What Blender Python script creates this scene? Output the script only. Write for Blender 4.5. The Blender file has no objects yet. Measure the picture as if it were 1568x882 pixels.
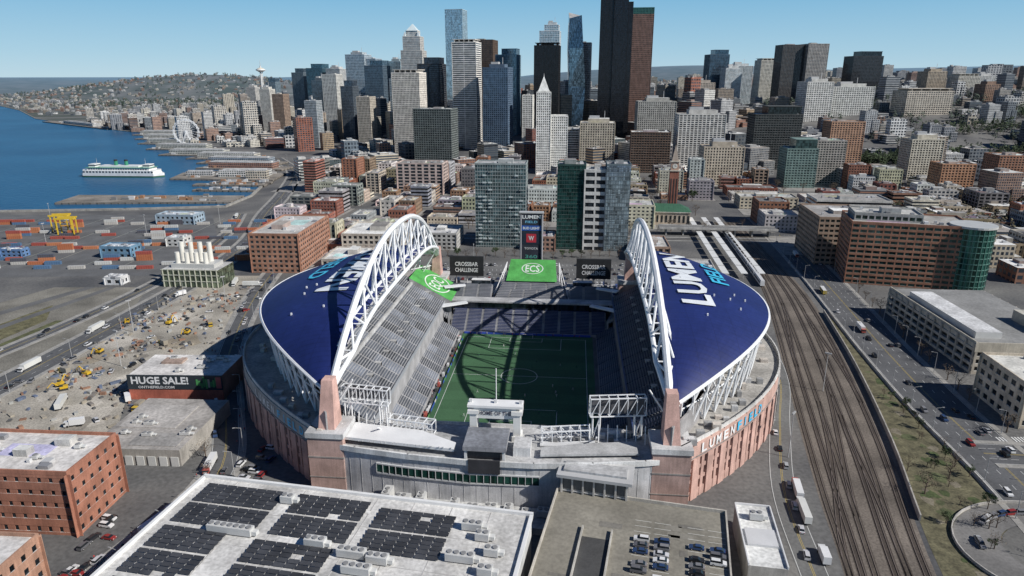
import bpy, math, random
from mathutils import Vector, Matrix
R=random.Random(7)
scene=bpy.context.scene
COL=scene.collection
def ss(a,b,x):
    t=(x-a)/(b-a); t=max(0.,min(1.,t)); return t*t*(3-2*t)
def H(x,y):
    h=75*ss(150,1000,x)*ss(950,1800,y)*(1-.4*ss(2600,4500,y))
    h+=28*ss(-350,150,x+(y-1200)*.3)*ss(1050,1600,y)
    r=math.hypot((x+2350)/1700,(y-5500)/1200); h+=160*(1-ss(0,1,r))
    h+=(95+22*math.sin(x/1300+1)+12*math.sin(x/430))*ss(6500,9500,y)
    h+=(95+30*math.sin(x/1100))*ss(300,2500,x)*ss(3500,8500,y)
    return h
# ---------------- materials
MATS={}
def nn(nt,t,**k):
    n=nt.nodes.new(t)
    for a,b in k.items(): setattr(n,a,b)
    return n
def mk(name,rough=.8,metal=0.,spec=.4,nscale=.15,namt=.25,fine=3.,famt=.12,bump=0.,mode=None,streak=0.):
    m=bpy.data.materials.new(name); m.use_nodes=True; nt=m.node_tree; L=nt.links
    b=nt.nodes['Principled BSDF']; b.inputs['Roughness'].default_value=rough; b.inputs['Metallic'].default_value=metal
    b.inputs['Specular IOR Level'].default_value=spec
    at=nn(nt,'ShaderNodeAttribute',attribute_name='Col')
    src=at.outputs['Color']
    geo=nn(nt,'ShaderNodeNewGeometry')
    def noise(sc,amt,cin,det=4,zs=1):
        n=nn(nt,'ShaderNodeTexNoise'); n.inputs['Scale'].default_value=sc; n.inputs['Detail'].default_value=det
        if zs!=1:
            mp=nn(nt,'ShaderNodeMapping'); mp.inputs['Scale'].default_value=(1,1,zs); L.new(geo.outputs['Position'],mp.inputs[0]); L.new(mp.outputs[0],n.inputs['Vector'])
        else: L.new(geo.outputs['Position'],n.inputs['Vector'])
        mr=nn(nt,'ShaderNodeMapRange'); mr.inputs['From Min'].default_value=.3; mr.inputs['From Max'].default_value=.7
        mr.inputs['To Min'].default_value=1-amt; mr.inputs['To Max'].default_value=1+amt
        L.new(n.outputs['Fac'],mr.inputs['Value'])
        vm=nn(nt,'ShaderNodeVectorMath',operation='SCALE'); L.new(cin,vm.inputs[0]); L.new(mr.outputs[0],vm.inputs['Scale'])
        return vm.outputs[0],n
    src,n1=noise(nscale,namt,src); src,n2=noise(fine,famt,src,2)
    if streak: src,_=noise(1.3,streak,src,3,.12)
    def math_(op,a,b=None,c=None):
        n=nn(nt,'ShaderNodeMath',operation=op)
        for i,v in enumerate((a,b,c)):
            if v is None: continue
            if isinstance(v,(int,float)): n.inputs[i].default_value=v
            else: L.new(v,n.inputs[i])
        return n.outputs[0]
    if mode in('facade','glass','seam','solar'):
        uv=nn(nt,'ShaderNodeUVMap'); sp=nn(nt,'ShaderNodeSeparateXYZ'); L.new(uv.outputs[0],sp.inputs[0])
        U,V=sp.outputs[0],sp.outputs[1]
    if mode=='facade':
        u=math_('DIVIDE',U,3.4); v=math_('DIVIDE',V,3.5)
        fu=math_('FRACT',u); fv=math_('FRACT',v)
        wu=math_('LESS_THAN',math_('ABSOLUTE',math_('SUBTRACT',fu,.5)),.32)
        wv=math_('LESS_THAN',math_('ABSOLUTE',math_('SUBTRACT',fv,.52)),.29)
        w=math_('MULTIPLY',wu,wv)
        cv=nn(nt,'ShaderNodeCombineXYZ'); L.new(math_('FLOOR',u),cv.inputs[0]); L.new(math_('FLOOR',v),cv.inputs[1])
        wn=nn(nt,'ShaderNodeTexWhiteNoise'); L.new(cv.outputs[0],wn.inputs['Vector'])
        cr=nn(nt,'ShaderNodeValToRGB'); L.new(wn.outputs['Value'],cr.inputs[0])
        cr.color_ramp.elements[0].color=(.012,.016,.024,1); cr.color_ramp.elements[1].color=(.08,.1,.125,1)
        mx=nn(nt,'ShaderNodeMix',data_type='RGBA'); L.new(w,mx.inputs[0]); L.new(src,mx.inputs[6]); L.new(cr.outputs[0],mx.inputs[7]); src=mx.outputs[2]
        L.new(math_('SUBTRACT',rough,math_('MULTIPLY',w,.6)),b.inputs['Roughness'])
        bp=nn(nt,'ShaderNodeBump',invert=True); bp.inputs['Distance'].default_value=.3; L.new(w,bp.inputs['Height']); L.new(bp.outputs[0],b.inputs['Normal'])
    if mode=='glass':
        u=math_('DIVIDE',U,1.7); v=math_('DIVIDE',V,3.7)
        cv=nn(nt,'ShaderNodeCombineXYZ'); L.new(math_('FLOOR',u),cv.inputs[0]); L.new(math_('FLOOR',v),cv.inputs[1])
        wn=nn(nt,'ShaderNodeTexWhiteNoise'); L.new(cv.outputs[0],wn.inputs['Vector'])
        mr=nn(nt,'ShaderNodeMapRange'); mr.inputs['To Min'].default_value=.4; mr.inputs['To Max'].default_value=1.6; L.new(wn.outputs['Value'],mr.inputs['Value'])
        edge=math_('MULTIPLY',math_('GREATER_THAN',math_('FRACT',u),.08),math_('GREATER_THAN',math_('FRACT',v),.12))
        s2=math_('MULTIPLY',mr.outputs[0],math_('ADD',math_('MULTIPLY',edge,.5),.5))
        vm=nn(nt,'ShaderNodeVectorMath',operation='SCALE'); L.new(src,vm.inputs[0]); L.new(s2,vm.inputs['Scale']); src=vm.outputs[0]
        bw=nn(nt,'ShaderNodeBump'); bw.inputs['Distance'].default_value=.04; bw.inputs['Strength'].default_value=.5; L.new(wn.outputs['Value'],bw.inputs['Height']); L.new(bw.outputs[0],b.inputs['Normal'])
    if mode=='seam':
        e=math_('GREATER_THAN',math_('FRACT',math_('DIVIDE',U,2.4)),.07)
        e2=math_('GREATER_THAN',math_('FRACT',math_('DIVIDE',V,9.)),.02)
        s2=math_('ADD',math_('MULTIPLY',math_('MULTIPLY',e,e2),.35),.65)
        vm=nn(nt,'ShaderNodeVectorMath',operation='SCALE'); L.new(src,vm.inputs[0]); L.new(s2,vm.inputs['Scale']); src=vm.outputs[0]
    L.new(src,b.inputs['Base Color'])
    if bump:
        bp=nn(nt,'ShaderNodeBump'); bp.inputs['Distance'].default_value=bump; L.new(n2.outputs['Fac'],bp.inputs['Height']); L.new(bp.outputs[0],b.inputs['Normal'])
    MATS[name]=m; return m
mk('matte',.85,streak=.12)
mk('roofing',.9,nscale=.09,namt=.3,fine=.8,famt=.22)
mk('paint',.4,namt=.08,famt=.04)
mk('glass',.12,.5,.6,mode='glass',namt=.1,famt=.02)
mk('carglass',.1,.2,.6)
mk('panel',.35,.1,.5)
mk('facade',.8,mode='facade')
mk('roofmetal',.55,.0,.35,mode='seam',nscale=.03,namt=.2,fine=.3,famt=.1)
mk('gravel',.95,nscale=.05,namt=.35,fine=1.2,famt=.28,bump=.1)
mk('asphalt',.9,nscale=.06,namt=.22,fine=.9,famt=.15,bump=.03)
mk('foliage',.9,nscale=.25,namt=.45,fine=1.2,famt=.3)
mk('turf',.9,nscale=.06,namt=.12,fine=2,famt=.15)
def ground_mat():
    m=bpy.data.materials.new('ground'); m.use_nodes=True; nt=m.node_tree; L=nt.links; b=nt.nodes['Principled BSDF']; b.inputs['Roughness'].default_value=.92
    g=nn(nt,'ShaderNodeNewGeometry')
    def ns(s,d=6):
        n=nn(nt,'ShaderNodeTexNoise'); n.inputs['Scale'].default_value=s; n.inputs['Detail'].default_value=d; L.new(g.outputs['Position'],n.inputs['Vector']); return n
    a=ns(.018); r=nn(nt,'ShaderNodeValToRGB'); L.new(a.outputs[0],r.inputs[0])
    e=r.color_ramp.elements; e[0].position=.35; e[0].color=(.075,.076,.08,1); e[1].position=.68; e[1].color=(.18,.175,.165,1)
    f=ns(.6,4); mr=nn(nt,'ShaderNodeMapRange'); mr.inputs['From Min'].default_value=.3; mr.inputs['From Max'].default_value=.7; mr.inputs['To Min'].default_value=.75; mr.inputs['To Max'].default_value=1.22; L.new(f.outputs[0],mr.inputs[0])
    vm=nn(nt,'ShaderNodeVectorMath',operation='SCALE'); L.new(r.outputs[0],vm.inputs[0]); L.new(mr.outputs[0],vm.inputs['Scale'])
    fa=ns(.006,8); r2=nn(nt,'ShaderNodeValToRGB'); L.new(fa.outputs[0],r2.inputs[0]); e=r2.color_ramp.elements
    e[0].position=.35; e[0].color=(.05,.065,.05,1); e[1].position=.65; e[1].color=(.15,.15,.145,1)
    sp=nn(nt,'ShaderNodeSeparateXYZ'); L.new(g.outputs['Position'],sp.inputs[0])
    m2=nn(nt,'ShaderNodeMapRange'); m2.inputs['From Min'].default_value=1700; m2.inputs['From Max'].default_value=2600; L.new(sp.outputs[1],m2.inputs[0])
    mx=nn(nt,'ShaderNodeMix',data_type='RGBA'); L.new(m2.outputs[0],mx.inputs[0]); L.new(vm.outputs[0],mx.inputs[6]); L.new(r2.outputs[0],mx.inputs[7])
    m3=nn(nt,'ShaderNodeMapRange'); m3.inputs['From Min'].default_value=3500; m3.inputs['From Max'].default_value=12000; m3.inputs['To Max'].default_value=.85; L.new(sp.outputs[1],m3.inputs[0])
    mx2=nn(nt,'ShaderNodeMix',data_type='RGBA'); L.new(m3.outputs[0],mx2.inputs[0]); L.new(mx.outputs[2],mx2.inputs[6]); mx2.inputs[7].default_value=(.14,.25,.35,1)  # distant haze put into the ground colour as a blue tint
    L.new(mx2.outputs[2],b.inputs['Base Color']); MATS['ground']=m
ground_mat()
def water_mat():
    m=bpy.data.materials.new('water'); m.use_nodes=True; nt=m.node_tree; L=nt.links; b=nt.nodes['Principled BSDF']
    b.inputs['Roughness'].default_value=.3; b.inputs['IOR'].default_value=1.33; b.inputs['Specular IOR Level'].default_value=.3
    g=nn(nt,'ShaderNodeNewGeometry'); n=nn(nt,'ShaderNodeTexNoise'); n.inputs['Scale'].default_value=.12; n.inputs['Detail'].default_value=6; L.new(g.outputs['Position'],n.inputs['Vector'])
    bp=nn(nt,'ShaderNodeBump'); bp.inputs['Distance'].default_value=1.5; bp.inputs['Strength'].default_value=.8; L.new(n.outputs[0],bp.inputs['Height']); L.new(bp.outputs[0],b.inputs['Normal'])
    n2=nn(nt,'ShaderNodeTexNoise'); n2.inputs['Scale'].default_value=.004; n2.inputs['Detail'].default_value=5; L.new(g.outputs['Position'],n2.inputs['Vector'])
    r=nn(nt,'ShaderNodeValToRGB'); L.new(n2.outputs[0],r.inputs[0]); e=r.color_ramp.elements; e[0].position=.35; e[0].color=(.01,.075,.17,1); e[1].position=.65; e[1].color=(.02,.115,.235,1); L.new(r.outputs[0],b.inputs['Base Color'])
    MATS['water']=m
water_mat()
# ---------------- mesh builder
def empty(name,loc=(0,0,0),rz=0,parent=None):
    o=bpy.data.objects.new(name,None); COL.objects.link(o); o.location=loc; o.rotation_euler=(0,0,rz); o.parent=parent; return o
class MB:
    def __init__(s): s.v=[];s.f=[];s.m=[];s.c=[];s.uv=[];s.ml=[];s.us=(1,1,0)
    def mi(s,m):
        if m not in s.ml: s.ml.append(m)
        return s.ml.index(m)
    def face(s,pts,mat='matte',col=(.5,.5,.5),uv=None):
        i=len(s.v); s.v.extend([tuple(p) for p in pts]); s.f.append(tuple(range(i,i+len(pts)))); s.m.append(s.mi(mat)); s.c.append(col)
        s.uv.extend(uv if uv else [(p[0],p[1]) for p in pts])
    def prism(s,poly,z0,z1,mat='matte',col=(.5,.5,.5),tm=None,tc=None,bottom=False):
        n=len(poly); u=0; a_,b_,o_=s.us
        for i in range(n):
            a=poly[i]; b=poly[(i+1)%n]; l=math.hypot(b[0]-a[0],b[1]-a[1])
            s.face([(a[0],a[1],z0),(b[0],b[1],z0),(b[0],b[1],z1),(a[0],a[1],z1)],mat,col,[(u*a_+o_,0),((u+l)*a_+o_,0),((u+l)*a_+o_,(z1-z0)*b_),(u*a_+o_,(z1-z0)*b_)]); u+=l
        s.face([(p[0],p[1],z1) for p in poly],tm or mat,tc or col)
        if bottom: s.face([(p[0],p[1],z0) for p in poly[::-1]],mat,col)
    def box(s,cx,cy,z0,z1,sx,sy,rot=0,mat='matte',col=(.5,.5,.5),tm=None,tc=None,bottom=False):
        c,n=math.cos(rot),math.sin(rot); P=[]
        for a,b in((-.5,-.5),(.5,-.5),(.5,.5),(-.5,.5)):
            x,y=a*sx,b*sy; P.append((cx+x*c-y*n,cy+x*n+y*c))
        s.prism(P,z0,z1,mat,col,tm,tc,bottom)
    def wall(s,p,q,z0,z1,th,mat='matte',col=(.5,.5,.5),ext=0,off=0):
        d=math.hypot(q[0]-p[0],q[1]-p[1]); a=math.atan2(q[1]-p[1],q[0]-p[0]); nx,ny=math.sin(a),-math.cos(a)
        s.box((p[0]+q[0])/2+nx*off,(p[1]+q[1])/2+ny*off,z0,z1,d+ext,th,a,mat,col,bottom=True)
    def beam(s,p,q,r,mat='paint',col=(.8,.8,.8),n=6,r2=None):
        p=Vector(p);q=Vector(q);d=(q-p)
        if d.length<1e-6: return
        d.normalize(); a=d.orthogonal().normalized(); b=d.cross(a); r2=r if r2 is None else r2
        A=[p+(a*math.cos(t)+b*math.sin(t))*r for t in [2*math.pi*i/n for i in range(n)]]
        B=[q+(a*math.cos(t)+b*math.sin(t))*r2 for t in [2*math.pi*i/n for i in range(n)]]
        for i in range(n): s.face([A[i],A[(i+1)%n],B[(i+1)%n],B[i]],mat,col)
        s.face(A[::-1],mat,col); s.face(B,mat,col)
    def tube(s,pts,r,mat='paint',col=(.8,.8,.8),n=6):
        for a,b in zip(pts[:-1],pts[1:]): s.beam(a,b,r,mat,col,n)
    def cone(s,cx,cy,z0,z1,r0,r1,n=12,mat='matte',col=(.5,.5,.5)): s.beam((cx,cy,z0),(cx,cy,z1),r0,mat,col,n,r1)
    def text(s,txt,M,w,h,mat='paint',col=(.8,.8,.8),bold=.015,fn=None):
        cu=bpy.data.curves.new('t','FONT'); cu.body=txt; cu.size=1; cu.offset=bold; cu.resolution_u=2
        o=bpy.data.objects.new('t',cu); COL.objects.link(o); bpy.context.view_layer.update()
        dg=bpy.context.evaluated_depsgraph_get(); e=o.evaluated_get(dg); me=e.to_mesh()
        vs=[v.co.copy() for v in me.vertices]
        if vs:
            x0=min(v.x for v in vs);x1=max(v.x for v in vs);y0=min(v.y for v in vs);y1=max(v.y for v in vs)
            for p in me.polygons:
                pts=[]
                for i in p.vertices:
                    a=((vs[i].x-x0)/(x1-x0)-.5)*w; b=((vs[i].y-y0)/(y1-y0)-.5)*h
                    pts.append(tuple(fn(a,b)) if fn else tuple(M@Vector((a,b,0))))
                s.face(pts,mat,col)
        e.to_mesh_clear(); bpy.data.objects.remove(o); bpy.data.curves.remove(cu)
    def mesh(s,name):
        me=bpy.data.meshes.new(name); me.from_pydata(s.v,[],s.f)
        for m in s.ml: me.materials.append(MATS[m])
        me.polygons.foreach_set('material_index',s.m)
        ca=me.color_attributes.new('Col','FLOAT_COLOR','CORNER'); buf=[]
        for f,c in zip(s.f,s.c): buf.extend((c[0],c[1],c[2],1.)*len(f))
        ca.data.foreach_set('color',buf)
        ul=me.uv_layers.new(name='UVMap'); b2=[]
        for u in s.uv: b2.extend((u[0],u[1]))
        ul.data.foreach_set('uv',b2); me.update(); return me
    def build(s,name,loc=(0,0,0),rz=0,parent=None):
        return place(s.mesh(name),name,loc,rz,parent)
def place(me,name,loc=(0,0,0),rz=0,parent=None,sc=1):
    o=bpy.data.objects.new(name,me); COL.objects.link(o); o.location=loc; o.rotation_euler=(0,0,rz); o.scale=(sc,sc,sc); o.parent=parent; return o
def textM(x,y,z,rz,lean=90): return Matrix.Translation((x,y,z))@Matrix.Rotation(rz,4,'Z')@Matrix.Rotation(math.radians(lean),4,'X')
D2=math.radians
# ---------------- ground, water
def grid_axis(spec):
    out=[]
    for a,b,st in spec:
        x=a
        while x<b-1e-6: out.append(x); x+=st
    out.append(spec[-1][1]); return out
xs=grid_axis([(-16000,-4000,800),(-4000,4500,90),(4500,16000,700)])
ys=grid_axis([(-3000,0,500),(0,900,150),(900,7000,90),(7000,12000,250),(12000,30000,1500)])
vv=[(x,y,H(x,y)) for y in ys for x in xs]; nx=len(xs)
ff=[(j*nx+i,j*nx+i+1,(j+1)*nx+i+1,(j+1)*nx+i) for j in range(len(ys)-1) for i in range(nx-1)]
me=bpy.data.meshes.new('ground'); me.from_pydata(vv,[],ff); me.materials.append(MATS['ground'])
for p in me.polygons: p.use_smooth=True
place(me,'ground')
shore=[(-9000,740),(-574,756),(-440,768),(-333,785),(-330,860),(-343,932),(-360,1010),(-376,1085),(-460,1284),(-575,1340),(-723,1508),(-876,1801),(-1044,1910),(-1290,2114),(-1704,2513),(-2203,3152),(-2650,3650),(-3300,4000),(-9000,5400)]
w=MB(); w.face([(x,y,.5) for x,y in shore],'water'); w.build('bay_water')
sw=MB()
for a,b in zip(shore[1:-3],shore[2:-2]): sw.wall(a,b,0,2.2,3,'matte',(.3,.29,.27),2)
sw.build('seawall')
def inpoly(x,y,P):
    c=False; j=len(P)-1
    for i in range(len(P)):
        if (P[i][1]>y)!=(P[j][1]>y) and x<(P[j][0]-P[i][0])*(y-P[i][1])/(P[j][1]-P[i][1])+P[i][0]: c=not c
        j=i
    return c
# ---------------- generic building
ROOFC=[(.6,.6,.58),(.45,.45,.43),(.3,.29,.28),(.7,.7,.68),(.16,.16,.16),(.36,.33,.3),(.54,.53,.5),(.22,.21,.2)]
def bld(name,x,y,w,d,h,rot=0,wall=(.4,.35,.3),glass=(.05,.07,.09),fh=3.7,bay=4.,band=.4,pier=.35,proud=.35,roof=None,z0=None,clutter=True,parent=None,pent=True,mb=None,skip=0,crown=0):
    own=mb is None
    if own: mb=MB()
    ox,oy,orr=(0,0,0) if own else (x,y,rot)
    zb=(H(x,y)-2 if z0 is None else z0)
    Z=0 if own else zb
    c,n=math.cos(orr),math.sin(orr)
    def bx(lx,ly,a,b,sx,sy,mat,col,tm=None,tc=None,bottom=False): mb.box(ox+lx*c-ly*n,oy+lx*n+ly*c,Z+a,Z+b,sx,sy,orr,mat,col,tm,tc,bottom)
    rc=roof or R.choice(ROOFC)
    bx(0,0,0,h,w,d,'glass',glass,'roofing',rc)
    nf=max(1,int(round(h/fh))); fh=h/nf
    if band>0:
        for i in range(skip,nf+1):
            t=band*fh; a=max(0,i*fh-t*.5); b=min(h+.02,i*fh+t*.5)
            if i==0: b=fh*.25
            bx(0,0,a,b-.0,w+2*proud,d+2*proud,'matte',wall,'roofing',rc,True)
    if pier>0:
        for L_,S_,ax in((w,d,0),(d,w,1)):
            k=max(1,int(round(L_/bay)))
            for i in range(k+1):
                p=-L_/2+L_*i/k; pw=pier*L_/k
                for sgn in(-1,1):
                    q=sgn*(S_/2+(proud-.07)/2)
                    if ax==0: bx(p,q,0,h+.1,pw,proud-.07,'matte',wall)
                    else: bx(q,p,0,h+.1,proud-.07,pw,'matte',wall)
    e=proud+.05; pc=tuple(v*.95 for v in wall)
    for sg in(-1,1):
        bx(0,sg*(d/2+e-.25),h-.3,h+1.2,w+2*e,.5,'matte',pc); bx(sg*(w/2+e-.25),0,h-.3,h+1.2,.5,d+2*e-1.0,'matte',pc)
    if crown==1:
        bx(w*.03,0,h,h+7,w*.62,d*.6,'matte',tuple(v*.8 for v in wall),'roofing',rc); bx(-w*.1,0,h+7,h+11,w*.3,d*.3,'paint',(.45,.45,.45)); bx(w*.2,0,h+7,h+19,.7,.7,'paint',(.6,.6,.6))
    elif crown==2:
        bx(w*.12,0,h,h+12,w*.7,d*.8,'glass',glass,'roofing',rc); bx(w*.12,0,h+12,h+13,w*.72,d*.82,'matte',wall,bottom=True)
    elif crown==3:
        for k in range(5): bx(-w*.4+k*w*.2,0,h,h+5,.8,d*.96,'matte',wall)
        bx(0,0,h+5,h+6,w*.95,d*.96,'matte',wall,bottom=True); bx(0,0,h,h+4,w*.5,d*.5,'matte',(.2,.2,.2))
    elif pent and min(w,d)>14:
        g_=(.45,.45,.44); bx(R.uniform(-.12,.12)*w,R.uniform(-.12,.12)*d,h,h+R.uniform(2.4,4.2),w*R.uniform(.2,.4),d*R.uniform(.2,.4),'matte',tuple(v*.45+g*.5 for v,g in zip(wall,g_)),'roofing',R.choice(ROOFC))
    if clutter:
        for i in range(R.randint(4,9)):
            s_=R.uniform(1.,3.6); bx(R.uniform(-.42,.42)*w,R.uniform(-.42,.42)*d,h,h+R.uniform(.6,2.2),s_,s_*R.uniform(.6,1.6),'paint',R.choice([(.5,.5,.5),(.65,.65,.65),(.25,.25,.26)]))
        bx(R.uniform(-.3,.3)*w,R.uniform(-.3,.3)*d,h+.03,h+.05,w*R.uniform(.2,.4),d*R.uniform(.2,.4),'roofing',tuple(v*R.choice([.8,1.15]) for v in rc))
    if own: return mb.build(name,(x,y,zb),rot,parent)
BR=(.27,.11,.075);BR2=(.33,.17,.115);BE=(.46,.4,.31);WH=(.66,.64,.6);GY=(.3,.3,.3);DK=(.07,.075,.085);TN=(.36,.27,.18);CR=(.54,.49,.41)
# ---------------- stadium
ST=empty('football_stadium',(3.6,317,0),-D2(5.2))
S_WH=(.8,.81,.82)
def outW(y,sg=-1): return 63+(70 if sg<0 else 59)*max(0,1-(y/105)**2)
def outR(y,sg=-1): return 62+(60 if sg<0 else 53)*(1-(y/100)**2)
def roofz(s,y):
    q=min(1,abs(y)/100); k=1-q**4; zi=38+15*k; zo=38+7*k
    return zi+(zo-zi)*s+4*4*s*(1-s)*k
m=MB(); m.box(0,2,0,.12,110,150,0,'matte',(.1,.105,.11)); m.build('apron',parent=ST)
m=MB()
for i in range(12):
    a=-58+i*9.7; m.face([(-38,a,.16),(38,a,.16),(38,a+9.7,.16),(-38,a+9.7,.16)],'turf',(.05,.125,.06) if i%2 else (.043,.108,.052))
def ln(x0,y0,x1,y1): m.face([(x0,y0,.19),(x1,y0,.19),(x1,y1,.19),(x0,y1,.19)],'paint',(.7,.7,.7))
t=.2
for X in(-34,34): ln(X-t/2,-52.5,X+t/2,52.5)
for Y in(-52.5,0,52.5): ln(-34,Y-t/2,34,Y+t/2)
for sg in(-1,1):
    for hw,dp in((20.1,16.5),(9.2,5.5)):
        y1=sg*(52.5-dp); ln(-hw,min(y1,y1+t),hw,max(y1,y1+t))
        for X in(-hw,hw): ln(X-t/2,min(y1,sg*52.5),X+t/2,max(y1,sg*52.5))
for k in range(48):
    a=2*math.pi*k/48;b=2*math.pi*(k+1)/48
    m.face([(9*math.cos(a),9*math.sin(a),.2),(9.25*math.cos(a),9.25*math.sin(a),.2),(9.25*math.cos(b),9.25*math.sin(b),.2),(9*math.cos(b),9*math.sin(b),.2)],'paint',(.7,.7,.7))
m.build('pitch',parent=ST)
m=MB()
for sg in(-1,1):
    for X in(-3.66,3.66): m.beam((X,sg*52.5,.2),(X,sg*52.5,2.64),.07)
    m.beam((-3.66,sg*52.5,2.64),(3.66,sg*52.5,2.64),.07)
    for X in(-3.66,3.66): m.beam((X,sg*52.5,2.64),(X,sg*54.5,.2),.04)
m.build('goals',parent=ST)
m=MB()
for k in range(34): m.box(-36.6,-50+k*3,.2,1.1,.2,2.9,0,'paint',R.choice([(.05,.1,.4),(.1,.3,.1),(.6,.6,.6),(.03,.03,.04)]))
for k in range(20): m.box(-38.2,R.uniform(-50,50),.2,R.uniform(.6,2.2),1,R.uniform(1,4),0,'paint',R.choice([(.6,.6,.6),(.1,.1,.1),(.4,.1,.08)]))
m.build('sideline_boards',parent=ST)
def stand(mb,p0,along,L_,back,rows,tread,rise,z0,seat=(.16,.18,.22),conc=(.3,.3,.31),aisle=9.,fn=None,patch=None):
    a=Vector(along).normalized(); b=Vector(back).normalized(); ang=math.atan2(a.y,a.x)
    for r in range(rows):
        c0=Vector(p0)+b*(r+.5)*tread; z=z0+rise*(r+1); l0,l1=0,L_
        if fn:
            l0,l1=fn(r/rows); l0*=L_;l1*=L_
        cc=c0+a*((l0+l1)/2); mb.box(cc.x,cc.y,0 if r==0 else max(z0-1,z-rise*3),z,l1-l0,tread,ang,'matte',conc)
        k=max(1,int(round((l1-l0)/aisle)))
        for i in range(k):
            q=c0+b*tread*.18+a*(l0+(i+.5)*(l1-l0)/k); v=R.uniform(.9,1.1)
            if patch: v*=patch[(i*7+r//6*3)%len(patch)]
            mb.box(q.x,q.y,z,z+.5,(l1-l0)/k-1.5,tread*.62,ang,'paint',tuple(s*v for s in seat))
for sg,nm in((-1,'west_stand'),(1,'east_stand')):
    m=MB(); seat=(.13,.145,.175) if sg<0 else (.035,.043,.07)  # sunlit west and shaded east tones put into seat and concrete colour
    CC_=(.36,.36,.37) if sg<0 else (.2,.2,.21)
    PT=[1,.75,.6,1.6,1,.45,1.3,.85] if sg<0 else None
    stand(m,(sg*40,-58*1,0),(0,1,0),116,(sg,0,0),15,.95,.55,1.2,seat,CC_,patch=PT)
    for z,cc in((9.2,(.5,.5,.5)),(13,(.5,.5,.5))): m.box(sg*58,0,z,z+.9,11,136,0,'matte',cc)
    m.box(sg*60,0,9.5,15.8,8,134,0,'glass',(.04,.05,.06))
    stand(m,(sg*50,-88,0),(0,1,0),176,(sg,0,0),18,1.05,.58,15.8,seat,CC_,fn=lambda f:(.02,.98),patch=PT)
    m.box(sg*69.6,0,26,28.2,1.0,150,0,'matte',(.5,.5,.5))
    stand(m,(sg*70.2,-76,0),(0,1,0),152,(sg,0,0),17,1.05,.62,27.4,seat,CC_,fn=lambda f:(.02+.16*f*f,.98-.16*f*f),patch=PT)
    for i in range(11):
        y=-66+i*13.2; m.box(sg*60.4,y,20.6,22.7,2.6,2.2,0,'matte',(.42,.42,.42)); m.box(sg*59,y,20.8,22.2,.3,1.6,0,'matte',(.02,.02,.02))
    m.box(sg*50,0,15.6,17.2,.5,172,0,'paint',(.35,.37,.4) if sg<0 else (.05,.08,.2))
    m.build(nm,parent=ST)
m=MB(); stand(m,(-46,57.5,0),(1,0,0),92,(0,1,0),16,1.0,.55,1.2,(.04,.055,.13)); m.box(0,77,10,14.5,96,6,0,'glass',(.04,.05,.07)); m.box(0,76.6,14.5,15.4,100,8,0,'matte',(.42,.42,.43))
m.box(0,73.9,8.2,9.2,92,.3,0,'paint',(.05,.1,.5)); m.box(0,57.3,.2,1.4,74,.3,0,'paint',(.05,.1,.5))
for sg in(-1,1):
    stand(m,(sg*24,80,0),(sg,0,0),26,(0,1,0),12,1.0,.55,13.5,(.14,.15,.18))
    stand(m,(sg*46,60,0),(.25,1,0) if sg>0 else (-.25,1,0),20,(sg,.0,0),12,1.2,.7,9,(.14,.15,.18))
    m.box(sg*42,106,0,14,40,26,0,'matte',(.3,.3,.3),'roofing',(.36,.36,.36))
    m.prism([(sg*52,56),(sg*36,66),(sg*37.5,69),(sg*54,60)][::1 if sg<0 else 1],15.8,16.6,'paint',(.75,.76,.78),bottom=True)
    m.prism([(sg*52,78),(sg*40,84),(sg*41,87),(sg*54,82)],21,21.7,'paint',(.75,.76,.78),bottom=True)
    m.box(sg*32,97,14,22,12,5,0,'glass',(.08,.1,.12),'roofing',(.6,.6,.6))
m.box(0,100,0,12,124,40,0,'matte',(.3,.3,.3),'roofing',(.26,.26,.27))
for k in range(40): m.box(R.choice([-1,1])*R.uniform(26,58),R.uniform(96,118),14,14+R.uniform(.8,3),R.uniform(1,4),R.uniform(1,3),0,'paint',R.choice([(.6,.6,.6),(.15,.15,.16),(.4,.4,.42),(.08,.12,.3)]))
m.build('north_stand',parent=ST)
m=MB(); stand(m,(-23,80,0),(1,0,0),46,(0,1,0),26,1.25,.68,12,(.17,.18,.21),fn=lambda f:(.22*f,1-.22*f))
for z in(14,20,26):
    for X in(-24,24): m.beam((X*(1-(z-14)*.02),88,12),(X*.7,111,30),.25)
zf=lambda y:12.9+(y-80)/1.25*.68
for (ya,yb) in((95,112.6),):
    m.face([(-16,ya,zf(ya)+.9),(16,ya,zf(ya)+.9),(14.5,yb,zf(yb)+.9),(-14.5,yb,zf(yb)+.9)],'matte',(.08,.34,.08))
sl=math.degrees(math.atan(.68/1.25))
MM=Matrix.Translation((0,105,zf(105)+1.05))@Matrix.Rotation(D2(sl),4,'X')
m.text('ECS',MM,9,6,'paint',(.7,.75,.7))
for k in range(28):
    a=2*math.pi*k/28;b=2*math.pi*(k+1)/28
    m.face([tuple(MM@Vector((r*math.cos(q),r*.72*math.sin(q),.02))) for r,q in((6.4,a),(7,a),(7,b),(6.4,b))],'paint',(.7,.75,.7))
m.build('bleacher_tower',parent=ST)
m=MB(); stand(m,(-44,-61,0),(1,0,0),88,(0,-1,0),18,1.2,.72,1.2,(.05,.07,.15)); m.build('south_stand',parent=ST)
m=MB()
bz=lambda x:17+(abs(x)-46)*.55
m.face([(-46,66,bz(46)),(-46,97,bz(46)),(-71,97,bz(71)),(-71,66,bz(71))],'matte',(.08,.34,.08)); m.face([(-46,66,bz(46)-.1),(-71,66,bz(71)-.1),(-71,66,5),(-46,66,5)],'matte',(.35,.35,.35))
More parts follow.
